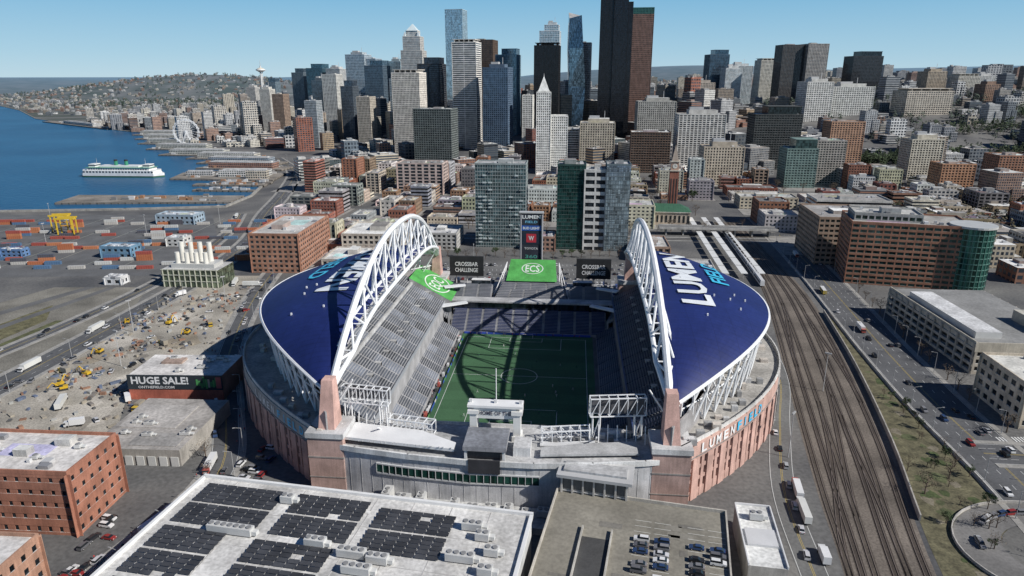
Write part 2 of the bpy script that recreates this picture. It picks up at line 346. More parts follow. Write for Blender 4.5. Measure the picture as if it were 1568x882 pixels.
MM=Matrix.Translation((-57,81,bz(57)+.15))@Matrix.Rotation(D2(90),4,'Z')@Matrix.Rotation(D2(28.8),4,'X'); m.text('EQC',MM,17,9,'paint',(.7,.75,.7))
for k in range(28):
    a=2*math.pi*k/28;b=2*math.pi*(k+1)/28
    m.face([tuple(MM@Vector((r*1.2*math.cos(q),r*.78*math.sin(q),.02))) for r,q in((10,a),(11,a),(11,b),(10,b))],'paint',(.7,.75,.7))
m.build('supporters_banner',parent=ST)
for sg,nm in((-1,'west_roof'),(1,'east_roof')):
    m=MB(); NY,NS=44,14; blue=(.013,.024,.125)
    def P(i,j,dz=0,sg=sg):
        y=-99+198*i/NY; s=j/NS; return (sg*(60+(outR(y,sg)-60)*s),y,roofz(s,y)+dz)
    for i in range(NY):
        for j in range(NS):
            q=[P(i,j),P(i+1,j),P(i+1,j+1),P(i,j+1)]; uu=[(p[1],p[0]) for p in q]
            if sg>0: q=q[::-1];uu=uu[::-1]
            m.face(q,'roofmetal',blue,uu); q2=[(p[0],p[1],p[2]-1.2) for p in q][::-1]; m.face(q2,'matte',(.5,.5,.52))
        a,b=P(i,NS),P(i+1,NS); m.beam((a[0],a[1],a[2]-.5),(b[0],b[1],b[2]-.5),.75,'paint',S_WH)
    for i in range(6):
        y=R.uniform(-55,-10); s=R.uniform(.4,.8); X=sg*(60+(outR(y,sg)-60)*s); m.box(X,y,roofz(s,y)-.3,roofz(s,y)+.9,.6,.6,0,'paint',S_WH)
    def drape(X0,Y0,rot,sg=sg):
        def f(a,b):
            x=X0+(-b if rot>0 else b); y=Y0+(a if rot>0 else -a)
            s=(abs(x)-60)/(outR(y,sg)-60); return (x,y,roofz(max(0,min(1,s)),y)+.7)
        return f
    if sg>0:
        m.text('LUMEN',None,88,14,'paint',(.75,.78,.8),.03,drape(79,6,1)); m.text('FIELD',None,40,8,'paint',(.06,.5,.75),.02,drape(95,18,1))
    else:
        m.text('LUMEN',None,80,15,'paint',(.75,.78,.8),.03,drape(-82,6,-1)); m.text('FIELD',None,42,8,'paint',(.06,.5,.75),.02,drape(-99,10,-1))
    m.build(nm,parent=ST)
    m=MB(); N=24
    top=[];lo1=[];lo2=[]
    for i in range(N+1):
        q=-1+2*i/N; y=q*98; k=1-abs(q)**2.3; k2=1-q**4
        top.append((sg*(60.5-2*k),y,37+41*k)); wd=3.4*min(1,k*3)
        lo1.append((sg*(60-wd),y,37+16.5*k2)); lo2.append((sg*(60+wd),y,37+16.5*k2))
    m.tube(top,1.35,'paint',S_WH,8); m.tube(lo1,.95,'paint',S_WH,8); m.tube(lo2,.8,'paint',S_WH,8)
    for i in range(1,N):
        for lo in(lo1,lo2):
            if i%2: m.beam(top[i],lo[i-1],.5,'paint',S_WH); m.beam(top[i],lo[i+1],.5,'paint',S_WH)
        m.beam(lo1[i],lo2[i],.35,'paint',S_WH)
    m.build('arch_truss_west' if sg<0 else 'arch_truss_east',parent=ST)
    m=MB(); pk=(.56,.36,.31)
    for ys_ in(-1,1):
        Y=ys_*100
        m.box(sg*61,Y,0,22,13,13,0,'matte',(.45,.31,.27)); m.box(sg*61,Y,22,24,14,14,0,'matte',(.5,.5,.5)); m.box(sg*61,Y,14,14.6,13.3,13.3,0,'matte',(.3,.27,.25),bottom=True); m.box(sg*61,Y,6,6.4,13.3,13.3,0,'matte',(.3,.27,.25),bottom=True)
        b=[(sg*61-3,Y-4,24),(sg*61+3,Y-4,24),(sg*61+3,Y+4,24),(sg*61-3,Y+4,24)]; t_=[(sg*60.5-2,Y-ys_*1-2.2,42),(sg*60.5+2,Y-ys_*1-2.2,42),(sg*60.5+2,Y-ys_*1+2.2,42),(sg*60.5-2,Y-ys_*1+2.2,42)]
        for i in range(4): m.face([b[i],b[(i+1)%4],t_[(i+1)%4],t_[i]],'matte',pk)
        m.face(t_,'matte',pk)
    m.build('pylons',parent=ST)
    m=MB()
    fine=[(sg*outW(y,sg),y) for y in [-104+208*i/600 for i in range(601)]]
    acc=[0]
    for a,b in zip(fine[:-1],fine[1:]): acc.append(acc[-1]+math.hypot(b[0]-a[0],b[1]-a[1]))
    N=30; pts=[]; j=0
    for i in range(N+1):
        s_=acc[-1]*i/N
        while j<len(acc)-1 and acc[j]<s_: j+=1
        pts.append(fine[j])
    seq=pts if sg>0 else pts[::-1]
    for a,b in zip(seq[:-1],seq[1:]):
        mid=((a[0]+b[0])/2,(a[1]+b[1])/2); d=math.hypot(b[0]-a[0],b[1]-a[1]); u=((b[0]-a[0])/d,(b[1]-a[1])/d)
        pink=(.5,.32,.27) if mid[1]<-42 else (.42,.38,.35); gr=(.4,.38,.36) if sg<0 else ((.5,.33,.28) if mid[1]<-42 else (.42,.4,.38))
        m.wall(a,b,0,22,.6,'matte',(.035,.037,.04),.6,-1.8)
        m.wall(a,b,0,3.6,1.2,'matte',pink,.5); m.wall(a,b,7,8.4,1.1,'matte',pink,.5); m.wall(a,b,11.6,13,1.1,'matte',pink,.5); m.wall(a,b,16.2,22.6,1.3,'matte',gr,.7); m.wall(a,b,22.6,24,.5,'matte',(.55,.54,.52),.3)
        m.wall(a,b,16.9,17.3,.3,'matte',(.25,.23,.22),.7,.7)
        m.wall((a[0]-u[0]*1.9,a[1]-u[1]*1.9),(a[0]+u[0]*1.9,a[1]+u[1]*1.9),0,16.6,1.9,'matte',tuple(v*1.06 for v in pink),0,0.05)
        m.wall((mid[0]-u[0]*.8,mid[1]-u[1]*.8),(mid[0]+u[0]*.8,mid[1]+u[1]*.8),0,16.6,1.4,'matte',pink,0,0.02)
        for zz in(3.7,8.5,13.1):
            for f in(.3,.7):
                c_=(a[0]+(b[0]-a[0])*f,a[1]+(b[1]-a[1])*f); m.wall((c_[0]-u[0]*1.6,c_[1]-u[1]*1.6),(c_[0]+u[0]*1.6,c_[1]+u[1]*1.6),zz,zz+1.1,.2,'matte',(.3,.3,.3),0,-.3)
    for i in range(N):
        y0,y1=pts[i][1],pts[i+1][1]; inn=lambda y: 60+34*(1-(y/105)**2)
        q=[(pts[i][0],y0,22.4),(pts[i+1][0],y1,22.4),(sg*inn(y1),y1,22.4),(sg*inn(y0),y0,22.4)]
        if sg<0:q=q[::-1]
        m.face(q,'roofing',(.37,.355,.33))
        m.wall((sg*inn(y0),y0),(sg*inn(y1),y1),22.4,31,.6,'matte',(.3,.29,.29),.2)
        for f in(.55,.75):
            X=sg*(inn(y0)+(outW(y0,sg)-inn(y0))*f)
            if R.random()<.5: m.box(X,y0+R.uniform(-2,2),22.4,22.4+R.uniform(1,2.6),R.uniform(1.5,4),R.uniform(1.5,3),0,'matte',R.choice([(.5,.5,.5),(.3,.3,.3),(.55,.5,.45)]))
    for i in range(2,N-2):
        y=pts[i][1]
        for dy in(-4.5,4.5):
            yy=max(-96,min(96,y+dy)); m.beam((sg*(outR(y,sg)-5),y,22.4),(sg*(outR(yy,sg)-1.5),yy,roofz(1,yy)-1),.42,'paint',S_WH)
        m.beam((sg*(outR(y,sg)-5),y,22.4),(sg*(outR(y,sg)-16),y,roofz(.75,y)-2),.35,'paint',S_WH)
        y2=pts[i+1][1]; m.beam((sg*(outR(y,sg)-6),y,31),(sg*(outR(y2,sg)-6),y2,31),.3,'paint',S_WH)
    def letters(txt,s0,step,sz,col):
        for k,ch in enumerate(txt):
            s_=(s0+k*step) if sg>0 else (s0-k*step)
            j=min(range(len(acc)),key=lambda q:abs(acc[q]-s_)); x,y=fine[j]; x2,y2=fine[j+1]
            a=math.atan2(y2-y,x2-x) if sg>0 else math.atan2(y-y2,x-x2)
            nx_,ny_=math.sin(a),-math.cos(a)
            m.text(ch,textM(x+nx_*.95,y+ny_*.95,19.9,a),sz*.78 if ch!='I' else sz*.2,sz,'paint',col,.03)
    if sg>0: letters('LUMEN',12,4.6,3.8,(.8,.8,.8)); letters('FIELD',35.5,4.6,3.8,(.06,.5,.8))
    else: letters('LUMEN',52,4.6,3.4,(.8,.8,.8)); letters('FIELD',28,4.4,3.4,(.06,.5,.8))
    m.build('outer_wall',parent=ST)
m=MB(); path=[(-64,-104),(-50,-107),(-30,-110),(-8,-112),(14,-112),(34,-110),(52,-107),(60,-105),(66,-104)]
poly=path+[(62,-90),(46,-84),(-46,-84),(-62,-90)]
gw=(.52,.52,.53)
m.prism(poly,0,18.5,'matte',gw,'roofing',(.42,.42,.42))
for a,b in zip(path[:-1],path[1:]):
    m.wall(a,b,17.6,19.6,.8,'matte',(.62,.62,.61),.4,.3); m.wall(a,b,0,1.2,.4,'matte',(.3,.3,.3),.2,.25)
    d=math.hypot(b[0]-a[0],b[1]-a[1])
    for k in range(int(d/4)):
        f=(k+.5)/int(d/4); c=(a[0]+(b[0]-a[0])*f,a[1]+(b[1]-a[1])*f); u=((b[0]-a[0])/d*.05,(b[1]-a[1])/d*.05); m.wall((c[0]-u[0],c[1]-u[1]),(c[0]+u[0],c[1]+u[1]),1.2,17.6,.1,'matte',(.47,.47,.47),0,.04)
for a,b in zip([(-42,-108.2),(-30,-110),(-8,-112)],[(-30,-110),(-8,-112),(16,-111.8)]):
    m.wall(a,b,10.8,13.9,.5,'glass',(.03,.11,.085),0,.15); m.wall(a,b,10.2,10.8,.6,'paint',(.6,.6,.6),0,.2); m.wall(a,b,13.9,14.4,.6,'paint',(.6,.6,.6),0,.2)
    d=math.hypot(b[0]-a[0],b[1]-a[1])
    for k in range(int(d/2.4)+1):
        f=k/int(d/2.4); c=(a[0]+(b[0]-a[0])*f,a[1]+(b[1]-a[1])*f); m.box(c[0],c[1]-.45,10.8,13.9,.2,.3,0,'paint',(.55,.55,.55))
m.prism([(-56,-104),(-14,-109),(-14,-104.5),(-28,-97),(-56,-93)],20.5,21.6,'paint',(.76,.76,.76),bottom=True)
m.prism([(16,-108),(50,-104),(50,-96),(30,-99),(16,-103)],19.6,20.4,'matte',(.42,.42,.42),bottom=True)
for i in range(16):
    m.box(-54+i*2.4,-98-i*.5,18.5,20.5,.5,.5,0,'paint',S_WH); m.box(R.uniform(12,54),R.uniform(-97,-88),18.5,20.2+R.uniform(-.5,.6),R.uniform(1,3),R.uniform(1,3),0,'paint',R.choice([(.6,.6,.6),(.2,.2,.2)]))
for i in range(26): m.cone(-50+i*1.4,-106.6-i*.09,21.6,22,.25,.25,6,'paint',(.5,.5,.5)) if i%3 else None
m.box(0,-86,18.5,19.7,92,.4,0,'matte',(.55,.55,.55))
m.build('south_concourse',parent=ST)
def truss(m,a,b,z0,z1,dep,n,col=S_WH,r=.26):
    a=Vector((*a,0));b=Vector((*b,0));d=(b-a).normalized();nrm=Vector((-d.y,d.x,0))*dep/2
    P=[]
    for i in range(n+1):
        c=a+(b-a)*i/n; P.append([c-nrm+Vector((0,0,z0)),c+nrm+Vector((0,0,z0)),c+nrm+Vector((0,0,z1)),c-nrm+Vector((0,0,z1))])
    for i in range(n+1):
        for k in range(4): m.beam(P[i][k],P[i][(k+1)%4],r*.8,'paint',col,4)
        if i<n:
            for k in range(4): m.beam(P[i][k],P[i+1][k],r,'paint',col,4)
            m.beam(P[i][0],P[i+1][3],r*.7,'paint',col,4)
for (xa,ya,xb,yb,z0,z1) in((-59,-90,-41,-92,29,35),(33,-92,53,-89,28,35)):
    m=MB(); truss(m,(xa,ya),(xb,yb),z0,z1,3,6)
    for f in(.12,.88):
        X=xa+(xb-xa)*f;Y=ya+(yb-ya)*f
        for dx,dy in((-1.3,-1.3),(1.3,-1.3),(1.3,1.3),(-1.3,1.3)): m.beam((X+dx,Y+dy,18.5),(X+dx,Y+dy,z0),.3)
        m.beam((X-1.3,Y-1.3,18.5),(X+1.3,Y-1.3,z0),.2); m.beam((X,Y-1,18.5),(X,Y-9,24),.3)
    sgn=1 if xa<0 else -1
    xe=xb if xa<0 else xa
    truss(m,(xe,ya-1),(xe+sgn*17,ya-4),19,23.5,4,5)
    m.box((xa+xb)/2,ya+1.4,z0+.4,z1-.4,abs(xb-xa)-1.2,.4,0,'matte',(.1,.1,.11),bottom=True)
    m.box(xe+sgn*8.5,ya-6.5,19,19.4,18,3,0,'paint',(.6,.6,.6))
    for k in range(7):
        X=xa+(xb-xa)*k/6; m.beam((X,ya-3,18.5),(X,ya-1,25),.2)
    m.build('scoreboard_frame',parent=ST)
m=MB(); gx=-1
for X in(gx-7.9,gx+7.9): m.box(X,-94,18.5,29,2.6,5,0,'paint',(.72,.72,.7)); m.box(X,-94,29,30.5,4,6,0,'paint',(.75,.75,.73),bottom=True); m.box(X,-94,18.5,20.5,3.6,6,0,'paint',(.7,.7,.68))
m.box(gx,-94,27,31.5,15.5,4,0,'paint',(.72,.72,.7),bottom=True); m.box(gx,-94,31.5,32.4,20,5.5,0,'paint',(.78,.78,.77),bottom=True)
for X in(gx-9,gx,gx+9): m.box(X,-94,32.4,33.6,1,1,0,'paint',(.6,.6,.6))
m.text('HOME OF THE',textM(gx,-96.15,29.2,0),12,1.6,'matte',(.05,.05,.08),.02)
m.box(gx-2,-104.5,22.6,24.2,15,14,0,'matte',(.28,.28,.3),'roofing',(.2,.21,.235),True); m.box(gx-2,-104,18.5,22.6,12,11,0,'matte',(.06,.06,.065)); m.box(gx+10.5,-103,18.5,22,6,8,0,'matte',(.6,.6,.6),'roofing',(.5,.5,.5))  # shade of the open recess under the roof put in as a near-black box
for X in(gx-8.6,gx+4.6): m.box(X,-110.6,18.5,22.6,.9,.9,0,'paint',(.65,.65,.65))
m.box(gx-2,-112.5,14.8,19.9,11,.7,0,'matte',(.035,.035,.04)); m.beam((gx,-92,32),(gx,-92,45),.18)
m.build('south_gate',parent=ST)
m=MB()
for X in(-9,5):
    for Y in(122,126): m.beam((X,Y,0),(X,Y,59),.6,'paint',(.3,.3,.32))
m.box(-2,124,20,60,14.5,3.4,0,'matte',(.03,.035,.05)); m.box(-2,124,60,60.8,16,4.2,0,'paint',(.5,.5,.5))
f=122.2
m.text('LUMEN',textM(-2,f,57.6,0),12,2.4,'paint',(.8,.8,.8),.03); m.text('FIELD',textM(-2,f,54.3,0),8,1.5,'paint',(.2,.5,.7),.02)
m.box(-2,f,48.5,51.9,13.4,.1,0,'paint',(.02,.1,.4)); m.text('BUD LIGHT',textM(-2,f-.1,50.2,0),11,1.8,'paint',(.8,.8,.8),.03)
m.box(-2,f,39.5,47.4,13.4,.1,0,'paint',(.02,.03,.05)) ; m.box(-2,f-.06,40.6,46.4,6.5,.1,0,'paint',(.5,.04,.06)); m.text('W',textM(-2,f-.2,43.5,0),3.6,3,'paint',(.7,.7,.7),.03)
m.text('TOYOTA',textM(-2,f,36.5,0),9,1.5,'paint',(.7,.7,.7),.02); m.text('360',textM(-2,f,31,0),8,2.4,'paint',(.1,.35,.3),.02); m.box(-2,f,23,28,11,.1,0,'paint',(.12,.2,.22))
m.build('scoreboard_tower',parent=ST)
for X in(-43,39):
    m=MB(); Y=108
    m.box(X,Y,21,34,22,2,0,'matte',(.02,.022,.025)); m.text('CROSSBAR',textM(X,Y-1.1,29,0),15,2.8,'paint',(.75,.75,.75),.02); m.text('CHALLENGE',textM(X,Y-1.1,25,0),15,2.8,'paint',(.75,.75,.75),.02)
    for k in(-7,0,7): m.beam((X+k,Y+.3,8),(X+k,Y+.3,21),.35,'paint',(.5,.5,.5))
    m.build('video_screen',parent=ST)
# ---------------- foreground buildings
E=empty('event_center',(-102,199,0),-D2(11)); m=MB()
m.box(55,-60,0,17.5,110,120,0,'matte',(.5,.5,.49),'roofing',(.56,.55,.53))
for sx_,sy_,cx_,cy_ in((111,1,55,-.2),(1,119,-.1,-60.5),(1,119,110.1,-60.5)): m.box(cx_,cy_,17.3,18.5,sx_,sy_,0,'paint',(.74,.74,.73))
for k in range(1,9): m.box(k*12.2,-60,17.5,17.56,.25,118,0,'matte',(.42,.41,.4))
for k in range(1,7): m.box(55,-k*15,17.5,17.55,108,.2,0,'matte',(.43,.42,.41))
for k in range(26): m.box(R.uniform(3,107),R.uniform(-66,-3),17.57,17.6,R.uniform(1,9),R.uniform(.5,4),0,'roofing',R.choice([(.45,.44,.42),(.66,.65,.63),(.38,.37,.36)]))
m.build('walls_and_roof',parent=E); m=MB()
for (u0,u1,v0,v1) in((4,33,4,23),(36,62,4,24),(64,90,6,26),(4,27,26,45),(34,60,27,52),(62,86,42,64),(5,31,48,68),(35,60,55,72),(88,106,44,64)):
    v=v0; rr=0
    while v<v1:
        u=u0; rr+=1
        while u<u1-3:
            c_=R.uniform(.8,1.2)
            if R.random()<.985: m.face([(u,-v-1.3,17.9),(u+3.3,-v-1.3,17.9),(u+3.3,-v,18.25),(u,-v,18.25)],'panel',tuple(s*c_ for s in(.06,.062,.068))); 
            u+=3.45
        v+=1.95+(.8 if rr%5==0 else 0)
m.build('solar_panels',parent=E)
def hvac(m,x,y,z,l=6,w_=2.6,h=2.6,rot=0):
    m.box(x,y,z+.4,z+h,l,w_,rot,'paint',(.55,.55,.54),bottom=True); c,n=math.cos(rot),math.sin(rot)
    for k in range(int(l/2)):
        o=-l/2+1+k*2; m.cone(x+o*c,y+o*n,z+h,z+h+.35,.75,.75,10,'paint',(.25,.25,.25))
    for o in(-l/2+.3,l/2-.3): m.box(x+o*c,y+o*n,z,z+.4,.3,w_*.8,rot,'matte',(.2,.2,.2))
    m.box(x+(l/2+.8)*c,y+(l/2+.8)*n,z+.6,z+h*.7,1.6,w_*.6,rot,'paint',(.62,.62,.6),bottom=True)
m=MB()
for (u,v) in((29,25),(22,25),(64,28),(72,29),(68,34),(94,10),(98,14),(102,20),(94,24),(102,28),(61,53),(94,40),(90,36),(33,60),(34,8),(52,25.6)): hvac(m,u,-v,17.5,R.choice([4,6,8]))
for (u,v) in((95,32),(99,36),(103,40),(30,46)): m.beam((u,-v,18.2),(u+R.uniform(5,9),-v,18.2),.4,'paint',(.6,.6,.6),8)
m.build('rooftop_units',parent=E)
Y0=empty('cooling_plant',(-46,207,0),-D2(9)); m=MB(); m.box(38,-1,0,2.5,86,11,0,'matte',(.42,.42,.42),'roofing',(.45,.45,.44))
for i in range(13): hvac(m,2+i*6.2,R.uniform(-3,2),2.5,R.choice([4,5.2]),3,R.uniform(2.4,4.4),R.choice([0,1.57]))
m.build('plant_roof',parent=Y0)
G=empty('parking_garage',(15.6,200,0),-D2(14)); m=MB()
m.box(27,-60,0,11.6,54,120,0,'matte',(.3,.29,.27),'asphalt',(.23,.215,.18))
for sx_,sy_,cx_,cy_ in((55,.5,27,.2),(.5,120,-.2,-60),(.5,120,54.2,-60)): m.box(cx_,cy_,11.2,12.8,sx_,sy_,0,'matte',(.46,.43,.38))
m.box(20,-39,11.6,12.7,.5,42,0,'matte',(.42,.4,.36)); m.box(11,-39,11.6,12.7,.5,42,0,'matte',(.42,.4,.36)); m.box(15.5,-42,11.6,11.66,8.5,40,0,'matte',(.07,.07,.07))
for k in range(22):
    for X in(29,35,45,51):
        m.face([(X-2.5,-10-k*2.8,11.66),(X+2.5,-10-k*2.8,11.66),(X+2.5,-10.15-k*2.8,11.66),(X-2.5,-10.15-k*2.8,11.66)],'paint',(.7,.7,.65))
for k in range(14): m.box(R.uniform(3,50),R.uniform(-50,-8),11.63,11.65,R.uniform(2,8),R.uniform(.2,3),0,'asphalt',R.choice([(.18,.17,.15),(.26,.245,.21)]))
m.build('deck',parent=G); m=MB()
m.box(12,4,11.6,17.5,22,8,0,'matte',(.13,.13,.13)); m.box(12,4,17.5,18.6,25,11,0,'paint',(.48,.48,.48),bottom=True); m.box(12,4,18.6,19.4,21,6,0,'roofing',(.42,.42,.42))
for k in range(7): m.box(1.2+k*3.6,-.5,11.6,17.5,.6,.6,0,'matte',(.5,.48,.45)); m.box(3+k*3,-.4,12.2,12.5,2.8,.15,0,'paint',(.6,.6,.6))
m.build('stair_canopy',parent=G)
m=MB(); m.box(0,0,0,9,11,30,0,'matte',(.4,.38,.35),'roofing',(.62,.62,.6)); m.box(0,-2,9,9.8,9,8,0,'paint',(.6,.6,.6)); hvac(m,0,8,9,4)
for sx_,cx_ in((.4,-5.5),(.4,5.5)): m.box(cx_,0,8.8,9.8,sx_,30,0,'paint',(.7,.7,.7))
m.box(0,15.1,8.8,9.8,11,.4,0,'paint',(.7,.7,.7)); m.build('service_building',(77,180,0),-D2(10))
bld('brick_warehouse',-171,206,58,25,23,-D2(4),(.37,.165,.11),(.04,.05,.06),4.2,3.9,.62,.66,.22,(.58,.56,.54),0,pent=False)
bld('brick_loft_building',-166,140,54,58,18,-D2(4),(.4,.23,.16),(.04,.05,.06),4.2,4.,.55,.6,.25,(.6,.58,.56),0,pent=False)
m=MB()
for x,y,s_ in((-182,209,5),(-165,204,3.5),(-155,211,4),(-190,202,3)): m.box(x,y,23,25.6,s_*1.4,s_,-.07,'matte',(.45,.44,.42),'roofing',(.55,.55,.53)); hvac(m,x+6,y-3,23,2,2,1.5)
m.build('rooftop_structures')
m=MB(); m.box(0,0,0,12,44,25,0,'matte',(.36,.2,.16),'roofing',(.6,.58,.56)); m.box(0,-12.8,5.2,12.4,44.6,.5,0,'paint',(.03,.04,.05))
m.text('HUGE SALE!',textM(-7,-13.1,9.8,0),27,3.8,'paint',(.8,.8,.8),.03); m.text('ONTHEFIELD.COM',textM(-9,-13.1,6.4,0),17,1.3,'paint',(.75,.75,.75),.02)
for k in range(9): m.box(10.5+k*1.1,-13.1,R.uniform(5.6,7.5),R.uniform(8.5,12),.9,.1,0,'paint',R.choice([(.08,.3,.1),(.05,.2,.08),(.4,.35,.3),(.1,.15,.3)]))
m.box(20.6,-13.12,6,11.6,2.4,.1,0,'paint',(.4,.1,.1)); m.box(0,-12.9,0,5,44.2,.5,0,'matte',(.4,.12,.08))
for i in range(8): hvac(m,R.uniform(-18,18),R.uniform(-8,9),12,R.choice([2,4]),2,1.6)
m.box(-8,4,12,13,10,6,0,'roofing',(.4,.3,.25)); m.build('discount_store',(-157,304,0),-D2(1))
m=MB(); m.box(0,0,0,7,37,43,0,'matte',(.35,.33,.3),'roofing',(.34,.32,.3)); m.box(-4,5,7,7.3,24,20,0,'roofing',(.4,.38,.36)); m.box(6,-14,7,7.25,20,10,0,'roofing',(.28,.27,.26))
for i in range(7): hvac(m,R.uniform(-15,15),R.uniform(-18,18),7,R.choice([2,4]),2,1.5)
for k in range(8): m.box(-16+k*4.6,-21.7,0,4,3,.3,0,'paint',(.6,.6,.58))
m.build('low_warehouse',(-146,256,0),-D2(3))
m=MB(); m.box(0,0,0,13,42,24,0,'glass',(.16,.2,.14),'roofing',(.45,.45,.44))
for k in range(11): m.box(-20+k*4,-12.2,0,13.4,.6,.6,0,'paint',(.55,.55,.45))
for z in(4.5,9,13): m.box(0,-12.1,z-.3,z+.3,42.5,.5,0,'paint',(.5,.5,.42),bottom=True)
for i in range(4):
    m.cone(-12+i*7,3,13,30,2.1,1.7,14,'paint',(.72,.7,.64)); m.cone(-12+i*7,-4,13,24,1.8,1.6,14,'paint',(.7,.68,.62))
m.box(0,0,13,16,32,14,0,'paint',(.5,.5,.48)); m.build('steam_plant',(-230,482,0),-D2(4))
# ---------------- mid buildings
bld('apartment_tower',-9,603,44,24,75,-D2(5),(.3,.34,.34),(.12,.2,.21),3.1,2.2,.16,.14,.25,(.35,.35,.35))
m=MB()
for k in range(46):
    X=R.choice([-18,-14,-9,9,14,18]); z=3.1*R.randrange(2,23); m.box(X,-12.6,z,z+1.1,3.2,1.2,0,'paint',(.5,.55,.55),bottom=True)
m.build('balconies',(0,0,0),0,bpy.data.objects['apartment_tower'])
bld('glass_tower_block',52,597,24,26,75,-D2(5),(.03,.07,.065),(.03,.1,.09),3.2,2,.12,.12,.2,(.3,.3,.3))
bld('concrete_tower_core',72,592,18,22,71,-D2(5),(.55,.54,.52),(.05,.06,.07),6.4,9,.45,.16,.6,(.5,.5,.5))
bld('glass_tower_block',91,590,20,26,76,-D2(5),(.12,.16,.18),(.3,.38,.42),3.2,2,.14,.12,.2,(.4,.4,.4))
bld('office_building',268,560,40,60,40,-D2(8),(.33,.24,.18),(.04,.06,.06),3.9,4,.5,.3)
bld('office_building',322,650,66,36,36,-D2(8),(.6,.58,.54),(.05,.06,.07),3.9,60,.5,.0,.5)
O=empty('brick_office_complex',(288,492,0),-D2(16))
m=MB(); bld('x',0,0,78,44,45,0,(.34,.165,.105),(.03,.07,.065),3.9,5.2,.46,.18,.3,(.33,.32,.3),0,mb=m); bld('x',-14,2,44,26,5,0,(.4,.4,.38),(.05,.09,.08),3.9,4.4,.42,.22,.4,(.45,.45,.43),44.8,mb=m)
m.build('main_block',parent=O); m=MB()
for r,a,b,mt,cc in((13.6,0,46,'glass',(.03,.13,.105)),(14.6,45,46.4,'paint',(.5,.5,.48))): m.cone(40,-12,a,b,r,r,28,mt,cc)
for k in range(1,11): m.cone(40,-12,k*4.1-.25,k*4.1+.25,13.9,13.9,28,'paint',(.12,.25,.21))
for k in range(28): a=k*2*math.pi/28; m.box(40+13.85*math.cos(a),-12+13.85*math.sin(a),0,45.9,.3,.3,a,'paint',(.1,.2,.17))
m.build('glass_corner',parent=O)
m=MB()
for z in range(0,16,4):
    m.box(0,0,z,z+1.5,58,96,0,'matte',(.46,.42,.35),'gravel',(.36,.35,.33))
    for k in range(13):
        for sx_ in(-28.7,28.7): m.box(sx_,-47+k*7.8,z,z+4,1,1.2,0,'matte',(.44,.4,.34))
    for k in range(8):
        for sy_ in(-47.6,47.6): m.box(-28+k*8,sy_,z,z+4,1.2,1,0,'matte',(.44,.4,.34))
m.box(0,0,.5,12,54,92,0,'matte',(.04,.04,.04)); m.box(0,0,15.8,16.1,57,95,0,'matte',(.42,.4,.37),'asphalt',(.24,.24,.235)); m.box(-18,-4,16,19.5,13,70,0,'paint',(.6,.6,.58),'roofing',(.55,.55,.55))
m.box(-28,0,12,17.2,.5,96,0,'matte',(.5,.46,.38)); m.box(0,-47.9,12,17.2,58,.5,0,'matte',(.5,.46,.38)); m.box(20,-20,16,22,16,24,0,'matte',(.4,.36,.3),'roofing',(.5,.48,.42))
m.build('parking_garage',(266,366,0),-D2(4))
bld('beige_office_building',248,278,56,34,20,-D2(6),(.56,.49,.39),(.05,.06,.07),4.6,6,.5,.4,.4,(.55,.54,.5),0)
bld('commercial_building',262,232,40,24,14,-D2(6),(.5,.46,.4),(.05,.06,.07),4.6,6,.5,.4,.4,None,0)
C=empty('railway_station',(179,757,0),-D2(8)); m=MB(); brk=(.32,.13,.09)
m.box(0,0,0,46,9.5,9.5,0,'matte',brk)
for k in(-3,0,3):
    for sg in(-1,1): m.box(k,sg*4.8,10,38,1.2,.3,0,'matte',(.06,.05,.05)); m.box(sg*4.8,k,10,38,.3,1.2,0,'matte',(.06,.05,.05))
m.box(0,0,46,47.2,11,11,0,'matte',(.55,.5,.42),bottom=True); m.box(0,0,47.2,56,8.5,8.5,0,'matte',(.45,.3,.23))
for sg in(-1,1):
    m.beam((0,sg*4.3,51.5),(0,sg*4.45,51.5),2.6,'paint',(.75,.72,.65),20); m.beam((sg*4.3,0,51.5),(sg*4.45,0,51.5),2.6,'paint',(.75,.72,.65),20)
    m.box(0,sg*4.5,51.5,53.6,.25,.1,0,'matte',(.02,.02,.02)); m.box(.7,sg*4.5,51.4,51.7,1.5,.1,0,'matte',(.02,.02,.02))
m.box(0,0,56,57,10,10,0,'matte',(.55,.5,.42),bottom=True)
m.beam((0,0,57),(0,0,74),5.2,'matte',(.36,.3,.25),4,.2)
m.build('clock_tower',parent=C); m=MB()
m.box(-14,-60,0,13,52,26,0,'matte',(.5,.42,.34),'roofing',(.4,.4,.4))
for k in range(12): m.box(-38+k*4.4,-73.1,3,10,1.8,.3,0,'glass',(.05,.06,.07))
m.box(-14,-60,13,13.8,54,28,0,'matte',(.6,.56,.5),bottom=True)
z0,z1=13.8,20; gcol=(.05,.13,.08)
A=[(-41,-74,z0),(13,-74,z0),(13,-46,z0),(-41,-46,z0)]; r1,r2=(-30,-60,z1),(2,-60,z1)
m.face([A[0],A[1],r2,r1],'roofmetal',gcol); m.face([A[1],A[2],r2],'roofmetal',gcol); m.face([A[2],A[3],r1,r2],'roofmetal',gcol); m.face([A[3],A[0],r1],'roofmetal',gcol)
m.build('station_hall',parent=C)
